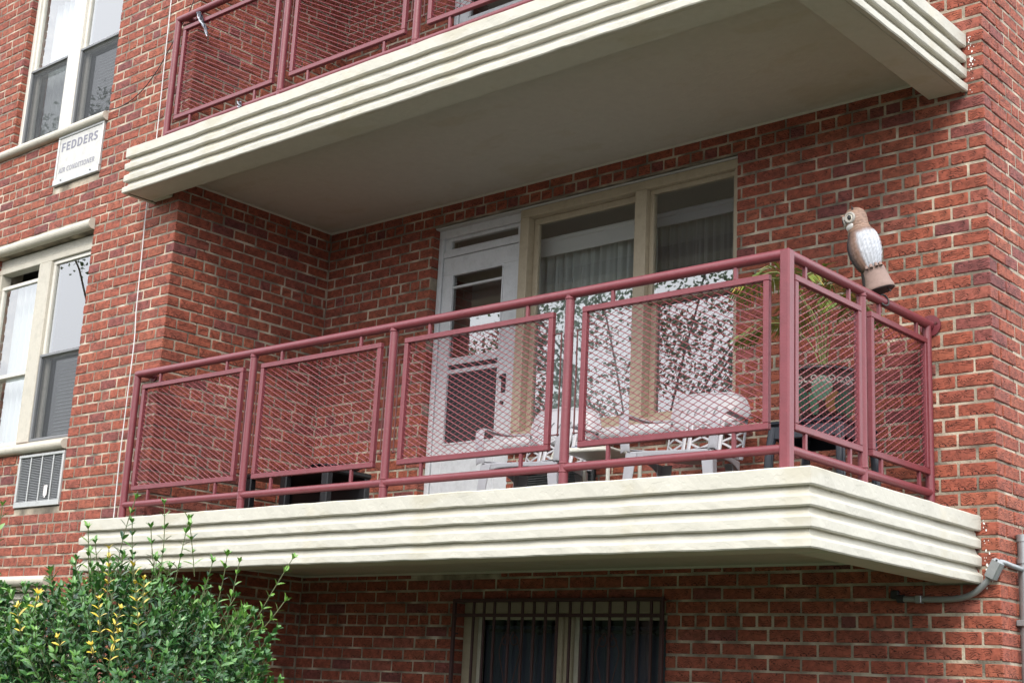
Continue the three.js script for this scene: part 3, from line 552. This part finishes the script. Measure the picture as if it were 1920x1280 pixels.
{ // paint slopped on the brick beside the balcony ends
  const r = rngOf(12), m = mat(lin(.78, .77, .73), .7); const slop = (label, y) => { const t = thing('paint_splashes', label, 'paint', [0, 0, 0], 0, 'white paint splashes'); const gs = [];
    for (let i = 0; i < 26; i++) { const s = .002 + .008 * r() * r(), n = 9, pos = [], c = [-.085 + .008 + .042 * r() * r(), y + .36 * r() - .02]; const g = new THREE.CircleGeometry(1, n); const p = g.attributes.position; for (let k = 1; k < p.count; k++) { const q = .5 + .7 * r(); p.setXY(k, p.getX(k) * q, p.getY(k) * q * 1.5); } g.scale(s, s, 1).translate(c[0], c[1], .0032); gs.push(g); }
    part('splash', gs, m, t).userData.kind = 'stuff'; return t; };
  slop('white paint splashes on the brick at the end of the chair balcony', .07); slop('white paint splashes on the brick at the end of the overhead balcony', 2.7);
}

// ---------------------------------------------------------------- things standing on the balcony
function plasticChair(label, pos, turn) {
  const t = thing('plastic_chair', label, 'chair', pos, turn, 'white plastic armchairs'), m = M.plastic;      // faces local +z
  const W = .235, D0 = .22, D1 = -.20;
  part('seat', shell(20, 16, (u, v) => { const x = lerp(-W, W, u), z = lerp(D0, D1, v); return V(x, .415 + .012 * Math.cos(u * Math.PI * 2) - .02 * Math.sin(v * Math.PI) - (v < .08 ? (.08 - v) * .12 : 0), z); }, .006), m, t);
  // front and side aprons with an arched lower edge
  const apron = (a, b) => shell(16, 4, (u, v) => { const arch = .025 + .035 * Math.pow(Math.abs(2 * u - 1), 3); return V(lerp(a[0], b[0], u), .408 - v * arch, lerp(a[1], b[1], u)); }, .005);
  part('apron', apron([-W, D0 + .002], [W, D0 + .002]), m, t); part('apron', apron([-W - .002, D0], [-W - .002, D1]), m, t); part('apron', apron([W + .002, D0], [W + .002, D1]), m, t);
  // legs: tapered angle section
  const leg = (x, z, sx, sz) => { const g = []; for (const [ax, az] of [[1, 0], [0, 1]]) { const q = box(-.5, .5, 0, 1, -.003, .003, .002); const p = q.attributes.position; for (let i = 0; i < p.count; i++) { const y = p.getY(i), w = lerp(.034, .062, y), a = p.getX(i) + .5, c = p.getZ(i), off = (1 - y) * .03; p.setXYZ(i, x - sx * (ax ? a * w : -c * sx) + sx * off, y * .40, z - sz * (az ? a * w : -c * sz) + sz * off); } g.push(q); } g.forEach(k => k.computeVertexNormals()); return g; };
  for (const [x, z, sx, sz] of [[-W - .006, D0 + .006, -1, 1], [W + .006, D0 + .006, 1, 1], [-W + .02, D1, -1, -1], [W - .02, D1, 1, -1]]) part('leg', leg(x, z, sx, sz), m, t);
  // backrest: curved in plan and leaning back
  const at = (a, y) => { const w = .245, x = Math.sin(a) * w, lean = (y - .41) * .34; return V(x, y, D1 - .0 - lean - (Math.cos(a) - 1) * -.11 + .0); };
  part('backrest', shell(40, 10, (u, v) => { const a = lerp(-1.25, 1.25, u), e = Math.pow(Math.abs(2 * u - 1), 5), lo = lerp(.655, .70, e), hi = lerp(.825, .72, e); return at(a, lerp(lo, hi, v)); }, .008), m, t);
  part('back_rim', tube([...Array(25)].map((_, i) => { const u = i / 24, a = lerp(-1.25, 1.25, u), e = Math.pow(Math.abs(2 * u - 1), 5); return at(a, lerp(.825, .70, e)); }), .009, 8, 60), m, t);
  for (let k = 0; k < 7; k++) { const a = lerp(-.7, .7, k / 6); part('slot', tube([at(a - .04, .70).add(V(0, 0, .006)), at(a, .725).add(V(0, 0, .006)), at(a + .05, .738).add(V(0, 0, .006))], .0035, 5, 8), M.sashGrey, t); }
  part('lower_rail', shell(24, 3, (u, v) => at(lerp(-1.2, 1.2, u), lerp(.43, .47, v)), .007), m, t);
  // lattice uprights of the back: crossing ribs between two stiles
  for (const [a0, a1] of [[-1.15, -.45], [.45, 1.15], [-.3, .3]]) {
    const g = []; for (const a of [a0, a1]) g.push(shell(2, 8, (u, v) => at(a + (u - .5) * .10, lerp(.46, .67, v)), .007));
    for (let k = -1; k < 3; k++) for (const s of [1, -1]) g.push(shell(10, 2, (u, v) => { const y = .46 + (k + (s > 0 ? u : 1 - u)) * .07 + (v - .5) * .014; return at(lerp(a0, a1, u), clamp(y, .46, .67)); }, .005));
    part('lattice', g, m, t);
  }
  // arms sweep from the back round to the front legs
  for (const s of [-1, 1]) {
    const c = new THREE.CatmullRomCurve3([at(s * 1.2, .69), V(s * .272, .645, D1 + .06), V(s * .285, .632, .03), V(s * .28, .62, D0 - .05), V(s * .262, .575, D0 + .0), V(s * .245, .41, D0 + .01)]);
    part('arm', shell(4, 36, (u, v) => { const p = c.getPoint(v), d = c.getTangent(v), side = V(0, 1, 0).cross(d); if (side.lengthSq() < 1e-4) side.set(s, 0, 0); const out = V(s, 0, 0).addScaledVector(d, -V(s, 0, 0).dot(d)).normalize(); return p.addScaledVector(out, (u - .5) * .052).add(V(0, -.01 * (2 * u - 1) ** 2, 0)); }, .007), m, t);
  }
  return t;
}
plasticChair('white plastic armchair with lattice back beside the storm door', [-2.47, FLOOR, .66], .24);
plasticChair('white plastic armchair with lattice back beside the potted palm', [-1.46, FLOOR, .62], .22);
{
  const t = thing('side_table', 'small cream tubular table between the two white chairs', 'table', [-2.06, FLOOR, .62], .1), m = mat(lin(.68, .66, .58), .4);
  part('tabletop', box(-.17, .17, .468, .482, -.17, .17, .005), m, t);
  for (const z of [-.17, .17]) part('leg_frame', tube([[-.185, 0, z], [-.185, .40, z], [-.178, .445, z], [-.15, .46, z], [.15, .46, z], [.178, .445, z], [.185, .40, z], [.185, 0, z]], .012, 10, 60), m, t);
  part('stretcher', [rod([-.185, .2, -.17], [-.185, .2, .17], .008), rod([.185, .2, -.17], [.185, .2, .17], .008)], m, t);
  single('folded_cloth', box(-2.17, -2.0, FLOOR + .484, FLOOR + .503, .55, .72, .006), mat(lin(.16, .20, .38), .9), 'blue folded cloth on the small cream table', 'cloth');
}
{
  const t = thing('utility_bench', 'low black plastic bench in the corner by the return wall', 'bench', [-4.66, FLOOR, .52]);
  part('bench_top', box(-.44, .44, .50, .535, -.2, .2, .01), M.black, t);
  for (const [x, z] of [[-.40, .17], [-.02, .17], [.40, .17], [-.40, -.17], [.40, -.17]]) part('leg', box(x - .032, x + .032, 0, .50, z - .025, z + .025, .006), M.black, t);
  part('back_panel', box(-.368, .368, .06, .499, -.19, -.17, .003), M.black, t); part('shelf', box(-.368, .368, .14, .16, -.169, .14, .003), M.black, t);
  const b = single('plastic_bag', shell(40, 20, (u, v) => { const a = u * 6.2832, q = Math.sin(Math.min(v, .999) * Math.PI) ** .6, r = .17 * q * (1 + .22 * (fbm(Math.cos(a) * 2 + 9, Math.sin(a) * 2 + v * 6 + 9, 4096, 3, 61) - .5) * 2); return V(-4.40 + r * Math.cos(a) * 1.05, FLOOR + .536 + .018 * (1 - Math.cos(v * Math.PI)) * (1 + .3 * (fbm(u * 9, v * 7, 9, 2, 63) - .5)), .52 + r * Math.sin(a)); }, .001, 1, true), M.black, 'crumpled black plastic bag lying on the black bench', 'bag');
}
{
  const t = thing('plant_stand', 'black plastic table under the painted pot', 'table', [-.665, FLOOR, .56], .04), m = M.blackBlue;
  part('tabletop', [box(-.21, .21, .495, .52, -.21, .21, .012)], m, t); part('apron', [box(-.195, .195, .43, .495, .18, .195, .003), box(-.195, .195, .43, .495, -.195, -.18, .003), box(-.195, -.18, .43, .495, -.18, .18, .003), box(.18, .195, .43, .495, -.18, .18, .003)], m, t);
  for (const sx of [-1, 1]) for (const sz of [-1, 1]) part('leg', tube([[sx * .18, .49, sz * .18], [sx * .195, .33, sz * .195], [sx * .20, .16, sz * .20], [sx * .225, 0, sz * .225]], .024, 8, 16), m, t);
}
{ // potted palm
  const t = thing('potted_palm', 'young palm in a painted green and brown pot on the black table', 'potted plant', [-.665, FLOOR + .52, .54]);
  const cv = document.createElement('canvas'); cv.width = 1024; cv.height = 256; const c = cv.getContext('2d'), r = rngOf(31);
  c.fillStyle = '#4a3028'; c.fillRect(0, 0, 1024, 256);
  for (let i = 0; i < 16; i++) { c.fillStyle = ['#5f9a7c', '#84b398', '#b98d58', '#3d6f5b'][i % 4]; c.beginPath(); c.ellipse(i * 64 + 20 * r(), 100 + 90 * r(), 34 + 26 * r(), 34 + 22 * r(), r() * 3, 0, 7); c.fill(); }
  c.strokeStyle = '#e9e4da'; c.lineWidth = 7; for (let i = 0; i < 12; i++) { const x = i * 86 + 30; c.beginPath(); for (let k = 0; k < 26; k++) { const a = k * .36, q = 2 + k * .95; c.lineTo(x + q * Math.cos(a), 62 + q * Math.sin(a) * .9); } c.stroke(); c.beginPath(); c.ellipse(x + 44, 66, 15, 10, 0, 0, 7); c.stroke(); }
  c.fillStyle = '#1c1412'; c.fillRect(0, 0, 1024, 24); c.fillStyle = '#2a1a16'; c.fillRect(0, 222, 1024, 34);
  const tx = new THREE.CanvasTexture(cv); tx.colorSpace = THREE.SRGBColorSpace; tx.wrapS = THREE.RepeatWrapping;
  const prof = [[.0, 0], [.10, 0], [.115, .012], [.135, .06], [.158, .13], [.170, .20], [.172, .25], [.182, .258], [.184, .275], [.176, .282], [.160, .278], [.158, .25], [.0, .245]];
  const potG = lathe(prof, 40); { const p = potG.attributes.position, q = potG.attributes.uv; for (let i = 0; i < p.count; i++) q.setY(i, clamp(p.getY(i) / .285)); }
  part('pot', potG, mat(0xa8a8a8, .3, { map: tx }), t); part('soil', new THREE.CylinderGeometry(.158, .158, .01, 24).translate(0, .247, 0), mat(lin(.03, .022, .016), 1), t);
  const leafM = mat(lin(.20, .27, .045), .5, { side: THREE.DoubleSide, vertexColors: true, transmission: .3, thickness: 0 }), stemM = mat(lin(.17, .19, .06), .6);
  const fr = [[2.5, .60, .38, .5], [3.3, .64, .52, .35], [.7, .42, .22, .5], [5.9, .40, .22, .4], [1.5, .56, .2, .3], [4.4, .60, .34, .4], [2.9, .34, .40, .7], [3.8, .50, .42, .6]];
  fr.forEach(([az, h, reach, droop], i) => {
    const dir = V(Math.cos(az), 0, Math.sin(az)), curve = new THREE.CatmullRomCurve3([V(0, .24, 0), V(dir.x * reach * .2, .24 + h * .62, dir.z * reach * .2), V(dir.x * reach * .62, .24 + h * .95, dir.z * reach * .62), V(dir.x * reach * 1.15, .24 + h * (1 - droop * .4), dir.z * reach * 1.15)]);
    const f = new THREE.Group(); f.name = 'frond'; t.add(f); part('stalk', new THREE.TubeGeometry(curve, 24, .0045, 6), stemM, f);
    const gs = []; for (let k = 0; k < 30; k++) for (const s of [-1, 1]) {
      const u = .42 + .58 * k / 29, p = curve.getPoint(u), d = curve.getTangent(u), side = d.clone().cross(V(0, 1, 0)).normalize().multiplyScalar(s), len = (.20 - .10 * Math.abs(u - .62) / .4) * (.85 + .3 * r()), q = d.clone().multiplyScalar(.75).add(side).add(V(0, .12 - .5 * r() * .6, 0)).normalize();
      const w = .0075, wv = q.clone().cross(V(0, 1, 0)).normalize().multiplyScalar(w), tip = p.clone().addScaledVector(q, len).add(V(0, -len * .28, 0)), m1 = p.clone().addScaledVector(q, len * .5).add(V(0, .004, 0));
      const g = new THREE.BufferGeometry(), a = [p, m1.clone().add(wv), m1.clone().sub(wv), tip]; g.setAttribute('position', new THREE.Float32BufferAttribute(a.flatMap(v => [v.x, v.y, v.z]), 3)); g.setAttribute('uv', new THREE.Float32BufferAttribute([0, 0, 1, 0, 0, 1, 1, 1], 2)); g.setIndex([0, 1, 2, 1, 3, 2]); g.computeVertexNormals();
      const y = r(), col = y < .14 ? lin(2.6, 1.5, 1.6) : y < .5 ? lin(1.25, 1.15, 1) : lin(.75, .85, .9); gs.push(tint(g.toNonIndexed(), col)); }
    part('leaflets', gs, leafM, f).userData.kind = 'stuff';
  });
}
{ // plastic owl wired to the rail, leaning
  const t = thing('owl_decoy', 'brown plastic owl with white breast leaning over the railing, head turned', 'owl decoy', [RX + .005, RT + .05, .575]);
  const toCam = camera.position.clone().sub(t.position).normalize(), fwd = V(toCam.x, 0, toCam.z).normalize(), right = V(0, 1, 0).cross(fwd);
  t.quaternion.setFromAxisAngle(toCam, .30).multiply(new THREE.Quaternion().setFromRotationMatrix(new THREE.Matrix4().makeBasis(right, V(0, 1, 0), fwd)));   // local z looks to the street, leaning to local -x
  const col = (g, f) => { const p = g.attributes.position, a = []; for (let i = 0; i < p.count; i++) { const c = f(V(p.getX(i), p.getY(i), p.getZ(i))); a.push(...c); } g.setAttribute('color', new THREE.Float32BufferAttribute(a, 3)); return g; };
  const vc = mat(0xffffff, .5, { vertexColors: true, ...bump(T.brickBump, .002) });
  const clay = mat(lin(.25, .175, .155), .75, { map: T.grime });
  // stump
  part('stump', shell(40, 12, (u, v) => { const a = u * Math.PI * 2, r = lerp(.068, .052, smooth(0, 1, v)) + (v < .22 ? .004 : 0) + .004 * (fbm(Math.cos(a) * 3 + 9, Math.sin(a) * 3 + v * 5 + 9, 4096, 3, 71) - .5); return V(r * Math.cos(a), .004 + v * .118, r * Math.sin(a) * .92); }, .004, 1, true), clay, t);
  part('stump_base', new THREE.CylinderGeometry(.066, .066, .006, 32).translate(0, .004, 0), M.dark, t);
  // body and head: one skin. profile [y, rx, rz, x-shift]
  const prof = [[.105, .026, .026, -.012], [.125, .050, .048, -.014], [.165, .070, .064, -.014], [.215, .082, .074, -.012], [.265, .083, .074, -.008], [.305, .073, .067, -.004], [.335, .058, .057, -.004], [.355, .053, .053, -.006], [.378, .057, .057, -.008], [.405, .059, .058, -.008], [.43, .053, .052, -.006], [.447, .040, .039, -.004], [.458, .022, .022, -.002], [.463, .003, .003, 0]];
  const cv = k => new THREE.CatmullRomCurve3(prof.map((q, i) => V(q[k], i, 0))); const cy = cv(0), cx = cv(1), cz = cv(2), cs = cv(3);
  const body = shell(64, 70, (u, v) => { const a = u * Math.PI * 2, y = cy.getPoint(v).x, rx = Math.max(.002, cx.getPoint(v).x), rz = Math.max(.002, cz.getPoint(v).x), feather = .0022 * Math.sin(a * 22 + Math.sin(y * 300) * .9) * smooth(.33, .28, y) + .0014 * Math.sin(y * 420 + Math.sin(a * 9)); return V(cs.getPoint(v).x + (rx + feather) * Math.sin(a), y, (rz + feather) * Math.cos(a)); }, .002, 1, true);
  col(body, p => { const a = Math.atan2(p.x + .01, p.z), n = fbm(p.x * 90 + 20, p.y * 90, 4096, 3, 73); if (p.y > .335) { const k = .8 + .5 * n; return [.25 * k, .155 * k, .11 * k]; }
    const d = Math.abs(a - .55), breast = smooth(1.05, .72, d + .25 * (n - .5)) * smooth(.33, .30, p.y + .02 * (n - .5)); const bar = .62 + .3 * smooth(-.6, .5, Math.sin(a * 22 + Math.sin(p.y * 300) * .9)) + .2 * n; const back = smooth(-.5, -1.3, a); const wing = [lerp(.20, .04, back) * (.7 + .6 * n), lerp(.118, .034, back) * (.7 + .6 * n), lerp(.085, .04, back) * (.7 + .6 * n)];
    return [lerp(wing[0], .47 * bar, breast), lerp(wing[1], .49 * bar, breast), lerp(wing[2], .53 * bar, breast)]; });
  part('body', body, vc, t);
  const head = V(-.008, .402, 0), dirOf = (az, el) => V(Math.sin(az) * Math.cos(el), Math.sin(el), Math.cos(az) * Math.cos(el));
  const face = -.95;
  for (const s of [1, -1]) { const d = dirOf(face + s * .52, .03), c = head.clone().addScaledVector(d, .050), q = new THREE.Quaternion().setFromUnitVectors(V(0, 0, 1), d); const place = g => g.applyQuaternion(q).translate(c.x, c.y, c.z);
    const e = part('eye', place(new THREE.TorusGeometry(.023, .0075, 10, 28).translate(0, 0, .006)), mat(lin(.34, .32, .29), .5), t); part('eye_white', place(new THREE.SphereGeometry(.020, 20, 12).scale(1, 1, .5).translate(0, 0, .004)), mat(lin(.62, .58, .48), .4), e); part('pupil', place(new THREE.SphereGeometry(.012, 14, 10).scale(1, 1.15, .55).translate(0, 0, .011)), M.dark, e); }
  { const d = dirOf(face, -.12), c = head.clone().addScaledVector(d, .056), g = new THREE.ConeGeometry(.012, .035, 10).rotateX(Math.PI).applyQuaternion(new THREE.Quaternion().setFromUnitVectors(V(0, 0, 1), V(d.x, 0, d.z).normalize())).translate(c.x, c.y - .008, c.z); part('beak', g, mat(lin(.12, .10, .09), .4), t);
    const b = dirOf(face, -.62), k = head.clone().addScaledVector(b, .056); const bib = new THREE.SphereGeometry(.028, 18, 12).scale(1.15, .75, .45).applyQuaternion(new THREE.Quaternion().setFromUnitVectors(V(0, 0, 1), V(b.x, 0, b.z).normalize())).translate(k.x, k.y - .004, k.z); part('throat_patch', bib, mat(lin(.56, .55, .53), .7), t, 'white throat feathers'); }
  for (const s of [1, -1]) { const d = dirOf(face + s * 1.0, .72), c = head.clone().addScaledVector(d, .064), g = new THREE.ConeGeometry(.013, .058, 10).scale(1, 1, .7).applyQuaternion(new THREE.Quaternion().setFromUnitVectors(V(0, 1, 0), d.clone().add(V(d.x * .6, -.05, d.z * .6)).normalize())).translate(c.x, c.y, c.z); part('ear_tuft', g, mat(s > 0 ? lin(.10, .07, .065) : lin(.40, .24, .18), .6), t); }
  part('tail', shell(8, 12, (u, v) => V(-.035 - .035 * v + (u - .5) * .05 * (1 - .5 * v), .17 - .15 * v, -.058 - .012 * v + .01 * Math.cos((u - .5) * 3)), .01), mat(lin(.045, .035, .032), .6), t);
  for (const [x, z] of [[-.03, .045], [-.008, .052], [.018, .05], [.038, .04]]) part('toe', tube([[x, .128, z - .012], [x, .128, z + .004], [x * 1.05, .112, z + .010]], .0085, 8, 8), clay, t);
  part('fixing_wire', [tube([[-.05, .006, .02], [-.045, -.03, .01], [-.02, -.055, .0], [-.01, -.075, -.004]], .004, 6, 12), new THREE.TorusGeometry(.03, .005, 6, 20).translate(0, -.05, 0).rotateY(.9)], M.cable, t);
  part('hook', tube([[.035, .003, .01], [.04, -.012, .014], [.045, -.02, .012]], .005, 6, 8), M.cable, t);
}

// ---------------------------------------------------------------- shrubs in front, trees behind the camera that the glass mirrors
function leafGeo(len, wid, c, n = 5) {
  const P = [], I = []; for (let i = 0; i <= n; i++) { const v = i / n, w = wid * Math.pow(Math.sin(Math.PI * Math.min(.98, v * .94 + .03)), .8) * (i === n ? .05 : 1), y = .10 * len * Math.sin(v * 2.2), k = .35 * w; P.push(-w, y + k, v * len, 0, y, v * len, w, y + k, v * len); if (i < n) { const a = i * 3; I.push(a, a + 3, a + 1, a + 1, a + 3, a + 4, a + 1, a + 4, a + 2, a + 2, a + 4, a + 5); } }
  const g = new THREE.BufferGeometry(); g.setAttribute('position', new THREE.Float32BufferAttribute(P, 3)); g.setAttribute('uv', new THREE.Float32BufferAttribute(new Float32Array(P.length / 3 * 2), 2)); g.setIndex(I); g.computeVertexNormals(); return tint(g.toNonIndexed(), c);
}
const leafM = mat(0xffffff, .3, { vertexColors: true, side: THREE.DoubleSide, transmission: .12, thickness: 0 });
const stemM = mat(lin(.09, .11, .045), .7);
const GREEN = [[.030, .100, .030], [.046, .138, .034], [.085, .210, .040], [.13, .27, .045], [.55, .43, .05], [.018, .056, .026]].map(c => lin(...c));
const leafGeos = GREEN.map((c, i) => [leafGeo(.058, .0095, c), leafGeo(.048, .0105, c), leafGeo(.066, .0105, c)]);
function shrub(label, base, centre, rad, o) {
  const r = rngOf(o.seed), t = thing('euonymus_shrub', label, 'shrub', base, 0, 'leafy shrubs'), leaves = [], stems = [], up = V(0, 1, 0);
  const shoot = (root, dir, len, tone, size, gap = .023) => {
    const bend = V(r() - .5, .5 + r() * .4, r() - .5).multiplyScalar(len * .28), c = new THREE.QuadraticBezierCurve3(root, root.clone().addScaledVector(dir, len * .55), root.clone().addScaledVector(dir, len).add(bend));
    stems.push(new THREE.TubeGeometry(c, 5, .0022, 4)); const n = Math.max(2, Math.round(len / gap));
    for (let k = 1; k <= n; k++) { const u = k / n, p = c.getPoint(u), d = c.getTangent(u); let a = k * 1.57 + r(); const m = k === n ? 6 : 2 + (r() < .3 ? 1 : 0);
      for (let j = 0; j < m; j++) { const side = V(Math.cos(a + j * 6.283 / m), 0, Math.sin(a + j * 6.283 / m)); side.addScaledVector(d, -side.dot(d)).normalize(); const f = side.multiplyScalar(1).addScaledVector(d, .25 + .35 * u + .3 * r() + (k === n ? .35 : 0)).normalize(); const rt = f.clone().cross(d).normalize(); const nn = f.clone().cross(rt); if (nn.dot(up) < 0) { nn.negate(); rt.negate(); }
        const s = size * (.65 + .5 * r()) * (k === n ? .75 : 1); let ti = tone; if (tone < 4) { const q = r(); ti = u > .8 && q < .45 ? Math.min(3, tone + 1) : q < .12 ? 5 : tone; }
        const M4 = new THREE.Matrix4().makeBasis(rt, nn, f).scale(V(s, s, s)).setPosition(p); leaves.push({ M4, ti, k: Math.floor(r() * 3), p }); } } };
  const c0 = V(...centre);
  for (let i = 0; i < o.n; i++) { let d = V(r() * 2 - 1, r() * 1.7 - .7, r() * 2 - 1); if (d.lengthSq() > 1.3) { i--; continue; } d.normalize(); const q = .62 + .38 * Math.sqrt(r()), lump = .86 + .28 * fbm(d.x * 2.4 + 9, d.y * 2.4 + d.z * 2 + 9, 4096, 2, o.seed);
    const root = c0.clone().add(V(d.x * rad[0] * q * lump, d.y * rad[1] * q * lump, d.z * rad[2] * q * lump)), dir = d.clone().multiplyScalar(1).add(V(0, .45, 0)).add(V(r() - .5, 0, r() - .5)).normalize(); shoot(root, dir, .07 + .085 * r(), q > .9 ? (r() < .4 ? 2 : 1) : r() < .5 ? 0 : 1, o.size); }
  for (const [x, y, z, dx, dy, dz, len, tone] of o.shoots) shoot(V(x, y, z), V(dx, dy, dz).normalize(), len, tone, o.size * (tone === 4 ? .72 : .95), tone === 4 ? .026 : .042);
  // woody stems from the ground
  for (let i = 0; i < 9; i++) { const a = i * .7, e = c0.clone().add(V(Math.cos(a) * rad[0] * .6, rad[1] * (.1 + .5 * r()), Math.sin(a) * rad[2] * .6)); stems.push(new THREE.TubeGeometry(new THREE.QuadraticBezierCurve3(V(Math.cos(a) * .08, 0, Math.sin(a) * .08), V(Math.cos(a) * .2, e.y * .5, Math.sin(a) * .2), e), 8, .011, 5)); }
  part('stem', stems, stemM, t);
  t.updateMatrixWorld(); const w = V(0, 0, 0);
  for (const q of leaves) { w.copy(q.p); t.localToWorld(w); const dist = w.distanceTo(camera.position); q.score = onScreen(w) * (1 / dist + .09 * (q.p.y - c0.y) / rad[1]); }
  const own = new Set([...leaves].sort((a, b) => b.score - a.score).slice(0, o.own)); const rest = [];
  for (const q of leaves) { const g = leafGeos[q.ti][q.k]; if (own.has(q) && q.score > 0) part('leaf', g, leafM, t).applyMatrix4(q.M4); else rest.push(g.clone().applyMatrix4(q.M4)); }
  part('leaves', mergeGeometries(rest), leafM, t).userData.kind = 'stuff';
  return t;
}
const by = 1.0;                                                    // crown centre above the ground
shrub('dark glossy evergreen shrub with sprigs of yellow leaves under the balcony edge', [-2.14, Y0, 3.50], [0, 1.33, 0], [.60, .62, .55], { seed: 3, n: 2300, size: .8, own: 300, shoots: [
  [.06, 1.99, .14, .11, .98, .15, .31, 2], [.16, 2.06, .01, .22, .97, .05, .25, 2], [.01, 2.02, .23, .15, .96, .23, .18, 3], [.1, 2.03, .09, .12, .96, .24, .2, 2], [.15, 2.08, .03, .14, .92, .37, .14, 2], [.24, 2.07, -.1, .14, .95, .29, .16, 3], [.2, 2.05, -.04, .29, .96, .08, .2, 2], [.29, 1.93, -.18, .31, .95, 0, .2, 3], [.32, 1.91, -.22, .27, .96, .07, .2, 3], [.36, 1.82, -.28, .37, .91, -.21, .3, 3], [.35, 1.78, -.27, .59, .7, -.41, .24, 3], [.26, 1.97, -.13, .42, .9, .09, .14, 2], [.04, 2.0, .19, .09, .91, .4, .15, 2],
  [.47, 1.93, .44, .26, .95, .2, .16, 4], [.53, 1.82, .33, .1, .96, .25, .2, 4], [.54, 1.9, .33, .28, .93, .23, .1, 4], [.48, 1.79, .45, .25, .87, .43, .12, 4], [.5, 1.79, .42, .47, .86, .19, .1, 4], [.41, 1.74, .56, .42, .73, .54, .05, 4], [.34, 1.78, .68, .37, .79, .48, .1, 4], [.36, 1.87, .66, .73, .64, .23, .07, 4], [.5, 1.69, .42, .36, .9, .24, .11, 4], [.47, 1.72, .46, .36, .72, .59, .05, 4]] });
shrub('lighter green leafy shrub at the foot of the wing, tall shoot rising from it', [-3.02, Y0, 3.98], [0, 1.50, 0], [.50, .58, .50], { seed: 8, n: 1200, size: .84, own: 200, shoots: [[.22, 1.94, -.2, .1, 1, 0, .34, 3], [.15, 1.98, .0, .0, 1, 0, .18, 3], [.3, 1.92, -.15, .2, 1, 0, .16, 3], [.05, 2.0, .1, -.1, 1, 0, .2, 3], [.4, 1.86, -.1, .2, 1, 0, .15, 3]] });
function tree(label, base, crown, rad, n, seed) {
  const r = rngOf(seed), t = thing('street_tree', label, 'tree', base, 0, 'street trees'), c = V(...crown), wood = [], gs = [];
  wood.push(rod([0, 0, 0], [c.x * .3, c.y * .6, c.z * .3], .2, 10, .13));
  const lg = leafGeo(.11, .034, lin(.045, .085, .025), 2), lg2 = leafGeo(.095, .03, lin(.07, .12, .03), 2);
  for (let i = 0; i < n; i++) { let d = V(r() * 2 - 1, r() * 2 - 1, r() * 2 - 1); if (d.lengthSq() > 1) { i--; continue; } const e = c.clone().add(V(d.x * rad[0], d.y * rad[1], d.z * rad[2])); if (r() < .12) wood.push(new THREE.TubeGeometry(new THREE.QuadraticBezierCurve3(V(c.x * .3, c.y * .55, c.z * .3), c.clone().lerp(e, .4).add(V(0, -.4, 0)), e), 6, .022, 4));
    for (let k = 0; k < 80; k++) { const p = e.clone().add(V(r() + r() + r() - 1.5, (r() + r() + r() - 1.5) * .7, r() + r() + r() - 1.5).multiplyScalar(.5)), q = new THREE.Quaternion().setFromEuler(new THREE.Euler(r() * 6, r() * 6, r() * 6)); gs.push((r() < .5 ? lg : lg2).clone().applyMatrix4(new THREE.Matrix4().compose(p, q, V(1, 1, 1)))); } }
  part('trunk', wood, M.bark, t); part('crown', mergeGeometries(gs), mat(0xffffff, .6, { vertexColors: true, side: THREE.DoubleSide, transmission: .3, thickness: 0 }), t).userData.kind = 'stuff'; return t;
}
{ // tall clipped hedge along the far side of the street
  const g = shell(160, 26, (u, v) => { const a = v * Math.PI, x = lerp(12, -38, u), z = lerp(26, 8, smooth(.45, 1, u)), k = .75 + .5 * fbm(u * 60 + 5, v * 9 + 5, 4096, 4, 91); return V(x, Y0 + 5.4 * Math.pow(Math.sin(a), .55) * (.85 + .2 * fbm(u * 24 + 3, 2, 4096, 3, 93)) * (.86 + .14 * k), z + 1.6 * Math.cos(a) * k); }, .02, 30);
  single('hedge', g, mat(lin(.035, .06, .022), .9, bump(T.mortarBump, .05)), 'tall dark hedge across the street, mirrored low in the windows', 'hedge');
}
tree('broad street tree across from the balcony, mirrored in the wide window', [-12.2, Y0, 13.5], [0, 7.1, 0], [5.6, 2.7, 1.8], 165, 21);
tree('slender street tree across from the wing, mirrored in its panes', [-19, Y0, 9.5], [0, 10.6, 0], [2.6, 1.8, 2.2], 55, 22);

renderer.render(scene, camera);
